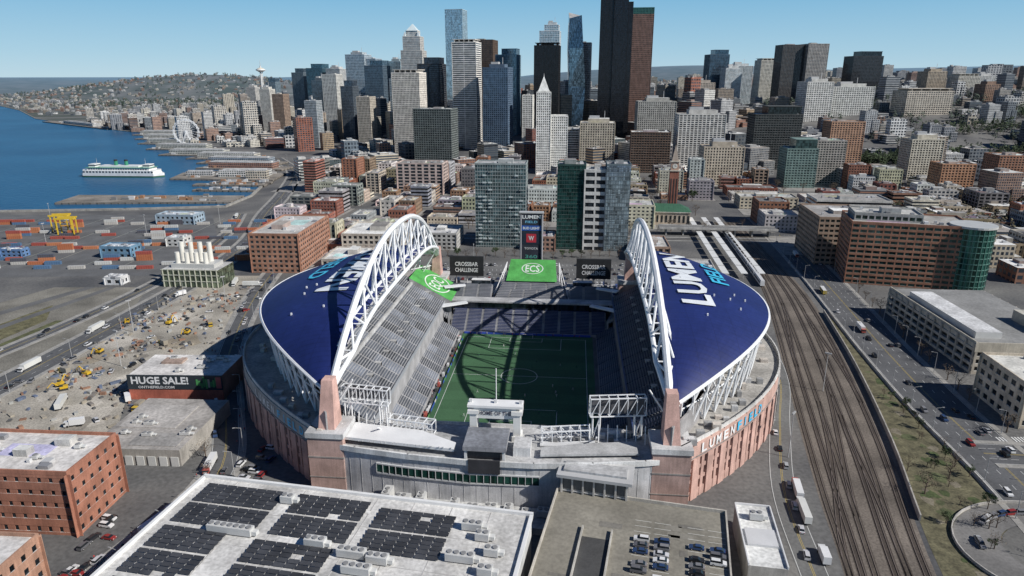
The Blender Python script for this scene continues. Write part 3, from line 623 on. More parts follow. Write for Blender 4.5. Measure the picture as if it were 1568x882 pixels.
# ---------------- downtown towers: name,x,y,w,d,ztop,rot,wall,glass,floor,bay,band,pier,crown
T=[
('office_tower',-86,1350,46,40,206,-8,(.7,.68,.64),(.06,.07,.09),3.8,30,.5,0.04,3),
('glass_skyscraper',-139,1800,44,45,302,-8,(.4,.52,.58),(.36,.5,.6),4,3,.1,.1,0),
('brown_office_tower',-67,1600,60,50,222,-8,(.12,.085,.065),(.03,.03,.04),3.9,3,.2,.45,0),
('office_tower',-26,1300,46,45,160,-8,(.1,.15,.22),(.06,.11,.17),3.8,4,.35,.3,1),
('glass_office_tower',-8,1500,45,45,188,-8,(.2,.3,.36),(.16,.26,.34),3.8,3,.2,.15,2),
('dark_office_tower',-159,1400,44,42,168,-8,(.05,.053,.06),(.04,.05,.07),3.8,20,.35,.1,2),
('office_tower',-183,1250,50,38,151,-8,(.72,.67,.6),(.08,.08,.08),3.7,2.6,.35,.45,3),
('office_block',-127,1150,64,40,94,-8,(.15,.17,.165),(.05,.07,.075),3.7,4,.3,.25,0),
('black_office_tower',70,1400,48,40,202,-5,(.014,.015,.019),(.015,.018,.024),3.8,3,.15,.25,3),
('office_tower',94,1760,48,45,250,-5,(.6,.65,.68),(.28,.4,.46),4,4,.3,.2,0),
('office_tower',98,1765,34,32,264,-5,(.6,.65,.68),(.28,.4,.46),4,4,.3,.2,1),
('glass_tower',243,1650,24,40,231,-5,(.2,.28,.35),(.16,.24,.32),4,4,.2,.1,0),
('office_tower',-410,1900,54,45,200,-10,(.46,.52,.56),(.18,.26,.33),3.9,4,.3,.2,1),
('office_tower',-372,1900,34,40,190,-10,(.4,.46,.52),(.2,.28,.35),3.9,4,.3,.2,0),
('glass_tower',-333,1750,48,45,170,-10,(.1,.14,.18),(.08,.13,.18),3.9,3,.25,.2,2),
('glass_tower',-574,2100,54,45,168,-12,(.07,.13,.17),(.07,.15,.2),3.9,3,.2,.1,2),
('residential_tower',-515,2080,44,40,166,-12,(.58,.58,.56),(.12,.17,.22),3.3,4,.4,.2,1),
('residential_tower',-640,2150,40,40,156,-12,(.16,.2,.23),(.09,.12,.15),3.3,4,.3,.2,2),
('residential_tower',-300,1850,34,40,182,-8,(.32,.4,.44),(.18,.27,.32),3.3,4,.3,.2,1),
('residential_tower',-445,1750,36,36,150,-8,(.65,.64,.6),(.12,.15,.17),3.3,4,.4,.3,0),
('residential_tower',-240,1500,30,34,140,-8,(.36,.41,.44),(.12,.18,.22),3.3,3,.3,.2,1),
('residential_tower',-360,1560,28,32,124,-8,(.1,.12,.14),(.08,.11,.15),3.3,3,.3,.2,2),
('residential_tower',-300,1440,28,30,105,-8,(.5,.45,.38),(.06,.08,.1),3.3,3,.4,.4,0),
('residential_tower',-495,1820,30,30,135,-8,(.13,.17,.2),(.1,.15,.2),3.3,3,.3,.2,1),
('residential_tower',-420,1480,26,26,96,-8,(.45,.48,.5),(.12,.18,.22),3.3,3,.3,.2,0),
('residential_tower',-560,1700,28,28,104,-8,(.3,.22,.17),(.06,.08,.1),3.3,3,.4,.4,0),
('residential_tower',-660,1900,30,28,112,-8,(.62,.6,.55),(.06,.08,.1),3.3,3,.4,.4,1),
('residential_tower',-760,2250,34,30,128,-8,(.2,.26,.3),(.1,.15,.2),3.3,3,.3,.2,2),
('residential_tower',-880,2400,34,30,110,-8,(.55,.53,.5),(.1,.13,.15),3.3,3,.4,.3,1),
('glass_tower',547,1900,52,45,200,8,(.07,.1,.14),(.06,.11,.16),3.9,3,.2,.1,2),
('residential_tower',572,1850,42,40,165,8,(.6,.62,.62),(.2,.26,.3),3.2,3,.4,.2,1),
('residential_tower',618,1930,60,40,172,8,(.58,.62,.64),(.22,.32,.38),3.2,4,.3,.2,1),
('office_tower',720,2000,56,45,188,8,(.56,.54,.48),(.08,.1,.12),3.6,4,.4,.3,3),
('dark_apartment_tower',700,1800,54,45,220,8,(.085,.08,.08),(.04,.05,.06),3.3,4,.3,.3,0),
('apartment_tower',758,1790,52,45,222,8,(.34,.32,.3),(.07,.09,.11),3.3,4,.4,.3,0),
('office_block',840,2080,80,50,180,8,(.55,.48,.4),(.08,.08,.09),3.6,4,.4,.3,3),
('dark_office_block',940,1900,80,50,196,8,(.045,.05,.06),(.03,.04,.05),3.6,4,.3,.2,2),
('hospital_block',721,1500,90,50,124,8,(.6,.6,.57),(.07,.08,.09),3.8,5,.45,.3,1),
('hospital_block',860,1460,100,50,116,8,(.52,.47,.4),(.07,.08,.09),3.8,5,.45,.3,3),
('office_block',640,1480,56,45,134,8,(.64,.63,.6),(.09,.11,.12),3.8,5,.45,.3,1),
('residential_tower',1010,1700,46,40,156,8,(.42,.35,.27),(.08,.09,.1),3.3,4,.4,.3,1),
('residential_tower',1120,1750,56,40,146,8,(.58,.56,.5),(.08,.09,.1),3.3,4,.4,.3,3),
('residential_tower',1080,1600,34,34,128,8,(.3,.2,.15),(.06,.07,.08),3.3,4,.4,.4,1),
('residential_tower',1230,1850,44,40,146,8,(.6,.6,.58),(.08,.09,.1),3.3,4,.4,.3,1),
('apartment_block',470,1750,56,40,130,8,(.48,.42,.36),(.08,.09,.1),3.3,4,.4,.3,1),
('apartment_block',300,1100,72,40,88,0,(.64,.62,.58),(.07,.09,.11),3.3,6,.4,.3,1),
('dark_office_block',420,1100,72,44,88,0,(.075,.08,.08),(.035,.05,.055),3.7,4,.4,.2,2),
('courthouse',273,1320,70,45,100,0,(.4,.39,.36),(.05,.06,.065),4,4,.4,.5,1),
('stone_office_block',143,1150,56,40,72,-3,(.5,.45,.37),(.05,.055,.06),4,4,.4,.5,1),
('office_block',98,1180,36,36,60,-3,(.62,.6,.56),(.05,.06,.07),3.8,30,.5,.05,0),
('brown_office_block',218,1080,60,40,62,-3,(.15,.1,.075),(.04,.045,.05),3.8,4,.4,.2,0),
('stone_office_block',294,955,54,34,52,0,(.52,.45,.36),(.05,.06,.065),3.8,4,.4,.5,1),
('green_apartment_block',392,930,40,34,52,0,(.18,.26,.24),(.08,.14,.14),3.3,4,.4,.3,2),
('apartment_block',440,960,46,34,60,0,(.38,.35,.32),(.07,.09,.09),3.3,4,.4,.3,0),
('slender_tower',30,1300,18,24,112,-5,(.7,.68,.63),(.08,.08,.08),3.6,3,.4,.5,0),
('glass_tower',160,1640,44,40,218,-5,(.04,.055,.08),(.04,.06,.09),4,3,.2,.1,0),
('apartment_block',520,1080,50,34,78,0,(.5,.3,.2),(.05,.06,.07),3.3,4,.4,.4,0),
('apartment_block',600,1000,44,34,58,0,(.6,.55,.45),(.05,.06,.07),3.3,4,.4,.4,1),
('apartment_block',660,900,44,34,46,0,(.33,.17,.11),(.05,.06,.07),3.3,4,.4,.4,0),
('apartment_block',560,860,40,30,40,0,(.46,.25,.15),(.05,.06,.07),3.3,4,.4,.4,0),
]
HERO=[]
for n_,x,y,w_,d_,zt,rt,wl,gl,fh,bay,bd,pr,cw_ in T:
    zb=H(x,y)-2; bld(n_,x,y+d_/2,w_,d_,zt-zb,D2(rt-4),wl,gl,fh,bay,bd,pr,.45,z0=zb,crown=cw_); HERO.append((x,y+d_/2,max(w_,d_)*.62))
zb=H(50,1080); m=MB(); ws=(.75,.74,.7)
bld('x',14,20,46,36,87-zb,0,ws,(.07,.08,.1),3.7,3,.45,.5,.4,(.5,.5,.48),0,mb=m,clutter=False,pent=False)
bld('x',0,6,21,21,122-zb,0,ws,(.07,.08,.1),3.7,3,.45,.5,.4,(.5,.5,.48),0,mb=m,clutter=False,pent=False)
m.box(0,6,122-zb,125-zb,18,18,0,'matte',ws); m.beam((0,6,125-zb),(0,6,145-zb),11.5,'matte',(.72,.72,.7),4,.6); m.cone(0,6,145-zb,150-zb,.6,.1,6)
m.build('pyramid_top_skyscraper',(48,1072,zb),-D2(3)); HERO.append((58,1095,40))
m=MB(); bk=(.016,.018,.024)
bld('x',-14,6,30,46,345,0,bk,(.014,.017,.025),4,2.4,.12,.35,.4,(.1,.1,.1),0,mb=m,clutter=False,pent=False)
bld('x',10,2,26,40,300,0,bk,(.022,.027,.038),4,2.4,.12,.35,.4,(.1,.1,.1),0,mb=m,clutter=False,pent=False)
bld('x',22,10,20,34,262,0,bk,(.022,.027,.038),4,2.4,.12,.35,.4,(.1,.1,.1),0,mb=m,clutter=False,pent=False)
m.build('black_skyscraper',(200,1410,H(200,1400)-2),-D2(8)); HERO.append((200,1410,45))
zb=H(265,1500)-2; hh=280-zb; m=MB(); bw=(.25,.15,.12)
bld('x',2,0,48,44,hh-14,0,bw,(.05,.05,.055),3.9,2.8,.4,.5,.4,(.2,.15,.12),0,mb=m,clutter=False,pent=False)
bld('x',-20,2,26,38,hh-34,0,bw,(.05,.05,.055),3.9,2.8,.4,.5,.4,(.2,.15,.12),0,mb=m,clutter=False,pent=False)
bld('x',4,0,44,40,13,0,(.05,.16,.14),(.03,.1,.09),4,3,.2,.4,.5,(.1,.2,.17),hh-14,mb=m,clutter=False,pent=False)
m.prism([(-33,-16),(-22,-16),(-22,20),(-33,20)],0,hh-40,'matte',bw)
q0,q1=hh-34,hh-4
m.face([(-33,-17,q0),(-20,-17.3,q0),(-20,-17.3,q1)],'matte',bw); m.face([(-33,-17,q0),(-20,-17,q1),(-20,21,q1),(-33,21,q0)],'roofing',bw)
m.build('brown_skyscraper',(267,1520,zb),-D2(8)); HERO.append((265,1520,45))
zb=H(136,1550)-2; h=262-zb; m=MB(); gl=(.14,.23,.31)
lv=[(0,0,0),(h*.42,3,1),(h*.75,-2,-1),(h,-4,0)]
def ring(k,s): z,ox,sk=lv[k]; return [(-17*s+ox,-16,z),(15*s+ox,-18+sk*3,z+(6 if k==3 else 0)),(16*s+ox,18,z+(8 if k==3 else 0)),(-16*s+ox,18,z+(14 if k==3 else 0))]
rs=[ring(0,.95),ring(1,1.12),ring(2,1.02),ring(3,.8)]
for k in range(3):
    for i in range(4):
        a,b=rs[k][i],rs[k][(i+1)%4];c,d=rs[k+1][(i+1)%4],rs[k+1][i]; L_=34
        m.face([a,b,c,d],'glass',gl if (i+k)%2 else (.07,.12,.18),[(0,a[2]),(L_,a[2]),(L_,c[2]),(0,c[2])])
m.face(rs[3],'roofing',(.3,.3,.3))
m.build('faceted_glass_skyscraper',(138,1550,zb),0); HERO.append((138,1550,32))
zb=H(-241,1750)-2; h=267-zb; m=MB(); cw=(.55,.53,.5)
bld('x',0,0,52,44,h-62,0,cw,(.08,.15,.2),4,3,.3,.4,.4,(.4,.4,.4),0,mb=m,clutter=False,pent=False)
bld('x',0,0,42,36,h-30,0,cw,(.1,.18,.24),4,3,.3,.4,.4,(.4,.4,.4),0,mb=m,clutter=False,pent=False)
bld('x',0,0,28,24,h-16,0,(.7,.68,.64),(.1,.2,.26),4,3,.3,.4,.4,(.4,.4,.4),0,mb=m,clutter=False,pent=False)
m.beam((0,0,h-16),(0,0,h),19,'paint',(.6,.68,.7),4,1.)
for sg in(-1,1): m.beam((sg*17,-14,h-30),(sg*17,-14,h-18),5,'paint',(.6,.66,.68),4,.5)
m.build('postmodern_skyscraper',(-241,1770,zb),-D2(8)); HERO.append((-241,1770,40))
m=MB(); zb=H(-1105,3150)
for a in range(3):
    an=a*2.094+.5; prev=None
    for i in range(13):
        f=i/12; r=15*(1-f)**1.6+3.5-1.5*math.sin(f*3.14)+ (4*f**6); p=(r*math.cos(an),r*math.sin(an),f*158)
        if prev: m.beam(prev,p,1.7,'paint',(.7,.7,.68),6)
        prev=p
m.cone(0,0,0,160,2.2,2.2,8,'paint',(.6,.6,.6)); m.cone(0,0,150,158,7,21,24,'paint',(.72,.72,.7)); m.cone(0,0,158,162,21,20,24,'paint',(.72,.72,.7)); m.cone(0,0,162,168,18,8,24,'paint',(.65,.6,.5)); m.cone(0,0,168,176,4,3,12,'paint',(.6,.6,.6)); m.cone(0,0,176,200,.9,.2,6,'paint',(.5,.4,.35))
m.cone(0,0,30,34,9,9,16,'paint',(.7,.7,.7)); m.build('observation_tower',(-1105,3150,zb+14))
m=MB(); Rr=26; zc=30
for ring_r in(Rr,Rr-2.2):
    for yo in(-1.5,1.5):
        p=[(ring_r*math.cos(2*math.pi*k/42),yo,zc+ring_r*math.sin(2*math.pi*k/42)) for k in range(43)]; m.tube(p,.4,'paint',S_WH,5)
for k in range(21):
    a=2*math.pi*k/21
    for yo in(-1.5,1.5): m.beam((0,yo*2,zc),(Rr*math.cos(a),yo,zc+Rr*math.sin(a)),.18,'paint',S_WH,4)
    X,Z=(Rr+1.2)*math.cos(a),zc+(Rr+1.2)*math.sin(a); m.box(X,0,Z-2.4,Z,2.2,2.2,0,'paint',(.7,.72,.75),bottom=True)
for sx_ in(-11,11):
    for yo in(-5,5): m.beam((sx_,yo,0),(0,yo*.6,zc),.7,'paint',S_WH,6)
m.beam((0,-4,zc),(0,4,zc),1.3,'paint',S_WH,10); m.build('ferris_wheel',(-700,1500,2),D2(10))
m=MB()
def hull(z0,z1,l,w_,col,taper=.8):
    p=[(-l/2,0),(-l/2*taper,-w_/2),(l/2*taper,-w_/2),(l/2,0),(l/2*taper,w_/2),(-l/2*taper,w_/2)]; m.prism(p,z0,z1,'paint',col)
hull(0,2.2,130,24,(.05,.14,.08),.82); hull(2.2,6,130,25,(.75,.75,.74),.84); hull(6,10.4,122,25,(.78,.78,.77),.88)
for k in range(22):
    for sg in(-1,1): m.box(-52+k*5,sg*12.55,6.9,9.2,3,.2,0,'matte',(.05,.07,.09))
m.box(0,0,10.4,14,96,22,0,'paint',(.78,.78,.77)); m.box(0,0,14,14.5,100,24,0,'paint',(.1,.3,.2),bottom=True)
for k in range(24):
    for sg in(-1,1): m.box(-44+k*3.8,sg*11.05,11.4,13,2.6,.2,0,'matte',(.05,.07,.09))
m.box(0,0,14.5,17,60,14,0,'paint',(.78,.78,.77))
for X in(-42,42): m.box(X,0,14.5,19,10,14,0,'paint',(.78,.78,.77)); m.box(X,0,16.2,17.8,10.3,14.3,0,'matte',(.05,.07,.09)); m.cone(X*.9,0,19,27,.3,.15,6)
for X in(-8,8): m.cone(X,0,17,25,2.8,2.4,12,'paint',(.05,.25,.15)); m.cone(X,0,23,25.2,2.6,2.45,12,'matte',(.03,.03,.03))
m.build('car_ferry',(-590,1040,.5),D2(-3))
def pier(name,poly,shed=None):
    m=MB(); m.prism(poly,.6,3,'matte',(.2,.18,.16),'gravel',(.22,.2,.175))
    for i in range(len(poly)):
        a,b=poly[i],poly[(i+1)%len(poly)]; d=math.hypot(b[0]-a[0],b[1]-a[1])
        for k in range(int(d/8)): f=k/int(d/8); m.cone(a[0]+(b[0]-a[0])*f,a[1]+(b[1]-a[1])*f,-1,2.5,.6,.6,6,'matte',(.08,.07,.06))
    cx=sum(p[0] for p in poly)/len(poly); cy=sum(p[1] for p in poly)/len(poly)
    for k in range(22):
        f=R.random(); g=R.choice(poly); m.box(cx+(g[0]-cx)*f*.8,cy+(g[1]-cy)*f*.8,3,3+R.uniform(1,4),R.uniform(2,9),R.uniform(2,4),0,'paint',R.choice([(.5,.5,.5),(.2,.2,.2),(.35,.2,.12),(.6,.6,.6)]))
    if shed:
        for x,y,w_,d_,h_,r_,c_ in shed:
            m.box(x,y,3,3+h_,w_,d_,r_,'facade',c_,'roofing',(.4,.4,.4)); m.box(x,y,3+h_,4.6+h_,w_*.9,d_*.3,r_,'matte',(.5,.5,.5),'roofing',(.5,.5,.48))
    m.build(name)
pier('wharf',[(-540,800),(-335,806),(-335,850),(-545,855)],None)
pier('ferry_terminal_pier',[(-500,1000),(-345,985),(-350,1060),(-510,1065)],[(-400,1030,70,30,9,0,(.6,.6,.58)),(-470,1035,40,10,6,0,(.5,.5,.5)),(-372,1002,30,12,12,0,(.55,.5,.42))])
pier('slip_pier',[(-440,940),(-340,935),(-340,950),(-440,954)],None)
pier('slip_pier',[(-420,965),(-340,962),(-340,972),(-420,975)],None)
pier('slip_pier',[(-470,1075),(-370,1070),(-370,1080),(-470,1084)],None)
pier('slip_pier',[(-420,895),(-338,890),(-338,897),(-420,902)],None)
for k,(px_,py_) in enumerate([(-440,1130),(-470,1200),(-520,1270),(-600,1330),(-680,1440),(-760,1560),(-830,1680),(-900,1800)]):
    pier('pier_shed',[(px_-75,py_-10),(px_+70,py_-28),(px_+78,py_+8),(px_-68,py_+26)],[(px_,py_,110,24,9,-.12,R.choice([(.35,.2,.15),(.5,.5,.45),(.3,.35,.4),(.6,.58,.52)]))])
pier('harbor_jetty',[(-1560,2330),(-1150,1985),(-1130,2010),(-1540,2360)],[(-1330,2165,240,22,8,-.7,(.6,.6,.58))])
# ---------------- roads
def strip(mb,pts,wl,wr,z,mat,col):
    n=len(pts); Ls=[];Rs=[]
    for i in range(n):
        a=Vector(pts[max(0,i-1)]);b=Vector(pts[min(n-1,i+1)]);d=(b-a).normalized();nr=Vector((d.y,-d.x)); p=Vector(pts[i])
        Ls.append(p-nr*wl);Rs.append(p+nr*wr)
    for i in range(n-1): mb.face([(*Rs[i],z),(*Rs[i+1],z),(*Ls[i+1],z),(*Ls[i],z)],mat,col)
def smooth(pts,k=6):
    out=[]
    P=[pts[0]]+list(pts)+[pts[-1]]
    for i in range(1,len(P)-2):
        for j in range(k):
            t=j/k; a,b,c,d=P[i-1],P[i],P[i+1],P[i+2]
            out.append(tuple(.5*((2*b[q])+(-a[q]+c[q])*t+(2*a[q]-5*b[q]+4*c[q]-d[q])*t*t+(-a[q]+3*b[q]-3*c[q]+d[q])*t**3) for q in(0,1)))
    out.append(tuple(pts[-1])); return out
def offs(pts,o):
    out=[]
    for i in range(len(pts)):
        a=Vector(pts[max(0,i-1)]);b=Vector(pts[min(len(pts)-1,i+1)]);d=(b-a).normalized(); p=Vector(pts[i])+Vector((d.y,-d.x))*o; out.append((p.x,p.y))
    return out
def road(name,pts,w_,lanes=4,z=.05,walk=2.5,col=(.1,.102,.107)):
    p=smooth(pts); m=MB(); strip(m,p,w_/2,w_/2,z,'asphalt',col)
    for s in(-1,1):
        strip(m,offs(p,s*(w_/2-.4)),.1,.1,z+.012,'paint',(.6,.6,.58))
        if walk:
            q=offs(p,s*(w_/2+walk/2))
            for a,b in zip(q[:-1],q[1:]): m.wall(a,b,0,z+.13,walk,'matte',(.3,.29,.27),.1)
    strip(m,offs(p,.25),.07,.07,z+.012,'paint',(.5,.37,.08)); strip(m,offs(p,-.25),.07,.07,z+.012,'paint',(.5,.37,.08))
    for ln_ in range(1,lanes):
        o=-w_/2+w_*ln_/lanes
        if abs(o)<.5: continue
        q=offs(p,o)
        for a,b in zip(q[:-1],q[1:]):
            d=math.hypot(b[0]-a[0],b[1]-a[1]); k=0
            while k<d-3 :
                f0,f1=k/d,(k+3)/d; strip(m,[(a[0]+(b[0]-a[0])*f0,a[1]+(b[1]-a[1])*f0),(a[0]+(b[0]-a[0])*f1,a[1]+(b[1]-a[1])*f1)],.09,.09,z+.012,'paint',(.65,.65,.63)); k+=9
    m.build(name); return p
eastroad=[(256,640),(244,560),(232,487),(216,400),(206,345),(196,280),(190,220),(178,150),(160,60)]
pe=road('avenue_road',eastroad,26,6)
pw=road('waterfront_road',[(-268,180),(-252,300),(-240,420),(-236,507),(-243,620),(-272,745),(-300,900),(-350,1100),(-440,1290)],18,4)
pw2=road('frontage_road',[(-310,240),(-275,380),(-262,500),(-275,640),(-300,745)],9,2)
pf=road('side_street',[(-135,110),(-124,172),(-112,225),(-128,275),(-150,330),(-168,400),(-182,480),(-192,580),(-196,680),(-200,800)],11,2)
road('service_road',[(84,110),(92,172),(100,218),(118,270),(136,320),(150,400),(160,470)],9,2,walk=0,col=(.14,.14,.137))
road('cross_street',[(190,243),(230,240),(330,236)],16,4,z=.075)
road('north_street',[(-190,640),(-60,634),(60,628),(240,618)],12,2,z=.075)
m=MB()
for k in range(12): m.face([(203+k*1.3,252,.1),(203.7+k*1.3,252,.1),(204+k*1.3,256,.1),(203.3+k*1.3,256,.1)],'paint',(.7,.7,.68))
m.build('crosswalk')
m=MB(); cx_,cy_=176,182; seg=40
for k in range(seg):
    a=2*math.pi*k/seg;b=2*math.pi*(k+1)/seg
    m.face([(cx_+r*math.cos(q),cy_+r*.85*math.sin(q),.09) for r,q in((18,a),(32,a),(32,b),(18,b))],'asphalt',(.17,.165,.16))
    m.wall((cx_+32.4*math.cos(a),cy_+27.5*math.sin(a)),(cx_+32.4*math.cos(b),cy_+27.5*math.sin(b)),0,1.1,.4,'matte',(.42,.4,.37),.1)
    m.face([(cx_,cy_,.07),(cx_+9*math.cos(a),cy_+7*math.sin(a),.12),(cx_+9*math.cos(b),cy_+7*math.sin(b),.12)],'foliage',(.09,.09,.05))
    m.wall((cx_+9*math.cos(a),cy_+7*math.sin(a)),(cx_+9*math.cos(b),cy_+7*math.sin(b)),0,.6,.4,'matte',(.42,.4,.37),.1)
    m.face([(cx_+r*math.cos(q),cy_+r*.82*math.sin(q),.085) for r,q in((8.8,a),(18,a),(18,b),(8.8,b))],'asphalt',(.14,.137,.13))
m.build('turnaround_loop')
LE=[(75,80),(101,172),(112,218),(134,300),(159,390),(178,465),(196,560),(210,700)];RE=[(105,80),(129,172),(155,251),(178,331),(198,414),(210,480),(222,580),(236,700)]
LEs=smooth(LE,8);REs=smooth(RE,8)
m=MB()
for i in range(len(LEs)-1): m.face([(*LEs[i],.03),(*REs[i],.03),(*REs[i+1],.03),(*LEs[i+1],.03)],'gravel',(.15,.128,.108))
def rails(c):
    for o in(-.75,.75):
        q=offs(c,o)
        for a,b in zip(q[:-1],q[1:]): m.wall(a,b,.05,.25,.2,'paint',(.17,.14,.12),.02)
fr=[.06,.2,.34,.56,.7,.9]
for t in range(6):
    f=fr[t]
    c=[(a[0]*(1-f)+b[0]*f,a[1]*(1-f)+b[1]*f) for a,b in zip(LEs,REs)]
    strip(m,c,1.35,1.35,.06,'gravel',(.06,.048,.04) if t%2 else (.078,.064,.052)); rails(c)
for (f0,f1,i0,i1) in((.06,.34,8,22),(.34,.56,12,26),(.7,.56,8,20),(.9,.7,20,34),(.2,.34,26,36)):
    c=[]
    for i in range(i0,i1+1):
        u=ss(i0,i1,i); f=f0+(f1-f0)*u; c.append((LEs[i][0]*(1-f)+REs[i][0]*f,LEs[i][1]*(1-f)+REs[i][1]*f))
    strip(m,c,1.3,1.3,.052,'gravel',(.07,.056,.046)); rails(c)
m.build('railway_tracks')
V1=smooth([(112,80),(131,172),(157,251),(180,331),(200,414)],6); V2=smooth([(145,80),(160,172),(178,235),(186,300),(200,380)],6)
m=MB()
for i in range(len(V1)-1): m.face([(*V1[i],.04),(*V2[i],.05),(*V2[i+1],.05),(*V1[i+1],.04)],'foliage',(.12,.11,.065))
for k in range(60):
    i=R.randrange(len(V1)-6); g=R.uniform(.15,.85); x,y=V1[i][0]*(1-g)+V2[i][0]*g,V1[i][1]*(1-g)+V2[i][1]*g+R.uniform(-8,8); rr=R.uniform(1,3.5); P_=[(x+rr*R.uniform(.5,1.2)*math.cos(q),y+rr*R.uniform(.5,1.4)*math.sin(q),.06+k*.0006) for q in [j*.7 for j in range(9)]]; m.face(P_,'foliage',R.choice([(.06,.08,.03),(.17,.15,.11),(.085,.095,.045)]))
m.build('grass_verge')
m=MB()
for a,b in zip(V1[8:],V1[9:]): m.wall(a,b,0,2.4,.5,'matte',(.36,.34,.31),.1)
po=offs(pe,14.6)
for a,b in zip(po[8:-12],po[9:-11]): m.wall(a,b,0,1.3,.4,'matte',(.42,.41,.39),.1)
m.build('retaining_wall')
for o in(0,-13,-27):
    m=MB()
    for s in range(9):
        y=-100+s*24; m.box(0,y,4.4,4.9,5,22,0,'paint',(.72,.72,.7),bottom=True)
        for yy in(-8,8): m.box(0,y+yy,0,4.4,.4,.4,0,'paint',(.4,.4,.4))
    m.build('platform_canopy',(200+o,600,0),-D2(7))
m=MB()
for s in range(7):
    y=-78+s*26; m.box(0,y,.9,4.6,3,24.6,0,'paint',(.68,.69,.7),bottom=True); m.box(0,y,4.6,4.9,2.4,24,0,'paint',(.6,.6,.6)); m.box(0,y,2.4,3.4,3.05,22,0,'matte',(.04,.05,.07))
    for yy in(-9,9): m.box(0,y+yy,.2,.9,2.4,3,0,'matte',(.05,.05,.05))
m.build('passenger_train',(193,560,0),-D2(8))
m=MB(); m.box(0,0,6,7.2,110,13,0,'matte',(.4,.39,.37),'gravel',(.16,.16,.16))
for sy_ in(-6.3,6.3): m.box(0,sy_,7.2,8.3,110,.4,0,'matte',(.45,.44,.42))
for k in range(7): m.box(-48+k*16,0,0,6,1.4,9,0,'matte',(.36,.35,.33))
m.build('road_overpass',(196,640,0),-D2(6))
m=MB()
def patch(P,z,mat,col): m.face([(x,y,z) for x,y in P],mat,col)
patch([(-250,230),(-160,238),(-185,300),(-150,345),(-175,420),(-190,500),(-232,500),(-236,420)],.02,'gravel',(.34,.315,.27))
patch([(-420,240),(-275,240),(-262,300),(-250,430),(-262,470),(-330,470)],.02,'gravel',(.19,.18,.155))
patch([(-300,250),(-288,330),(-278,400),(-284,400),(-296,330),(-308,250)],.035,'foliage',(.1,.105,.05)); patch([(-330,330),(-300,330),(-290,400),(-305,430)],.035,'foliage',(.13,.12,.065))
patch([(-405,250),(-395,250),(-300,470),(-308,470)],.04,'asphalt',(.12,.12,.12)); patch([(-350,250),(-343,250),(-285,470),(-291,470)],.04,'asphalt',(.13,.13,.13))
for k in range(16):
    x,y=R.uniform(-235,-185),R.uniform(260,470); rr=R.uniform(4,14); patch([(x+rr*R.uniform(.5,1.2)*math.cos(q),y+rr*R.uniform(.5,1.6)*math.sin(q)) for q in [j*.7 for j in range(9)]],.03+k*.0008,'gravel',R.choice([(.24,.22,.19),(.42,.39,.34),(.3,.26,.2)]))
m.build('construction_ground')
m=MB(); patch([(-900,480),(-270,500),(-283,640),(-330,742),(-900,730)],.025,'asphalt',(.12,.122,.125))
for k in range(10): patch([(-600+k*32,520),(-599.6+k*32,520),(-595.6+k*32,720),(-596+k*32,720)],.04,'paint',(.4,.4,.32))
m.build('port_yard')
m=MB(); patch([(-60,545),(-70,470),(90,456),(110,530)],.02,'asphalt',(.13,.13,.13))
for r_ in range(5):
    for k in range(44): patch([(-55+k*3.3,475+r_*13),(-54.8+k*3.3,475+r_*13),(-54.8+k*3.3,480+r_*13),(-55+k*3.3,480+r_*13)],.035,'paint',(.6,.6,.6))
m.build('north_parking_lot')
# ---------------- city fill
PARKS=[(700,1560,85,34),(860,1180,130,26),(940,1340,150,28),(620,1150,50,30),(1150,1450,120,40)]
def excl(x,y,r):
    if inpoly(x,y,shore): return True
    for q in((r,0),(-r,0),(0,r),(0,-r)):
        if inpoly(x+q[0],y+q[1],shore): return True
    for hx,hy,hr in HERO:
        if math.hypot(x-hx,y-hy)<hr+r*.8: return True
    return False
for q in((-9,603,36),(70,592,48),(179,757,12),(165,697,34),(268,560,36),(322,650,40)): HERO.append(q)
def near_line(x,y,pts,d):
    return any(math.hypot(x-p[0],y-p[1])<d for p in pts)
WALLS=[BR,BR2,BE,WH,GY,TN,CR,(.3,.14,.09),(.26,.17,.12),(.45,.45,.45),(.2,.19,.185),(.6,.56,.49)]
NAMES={0:'brick_building',1:'brick_building',2:'stone_building',3:'white_building',4:'concrete_building',5:'brick_building',6:'stone_building',7:'brick_building',8:'brick_building',9:'concrete_building',10:'dark_building',11:'stone_building'}
ang=-D2(7); ca,sa=math.cos(ang),math.sin(ang)
pads=MB()
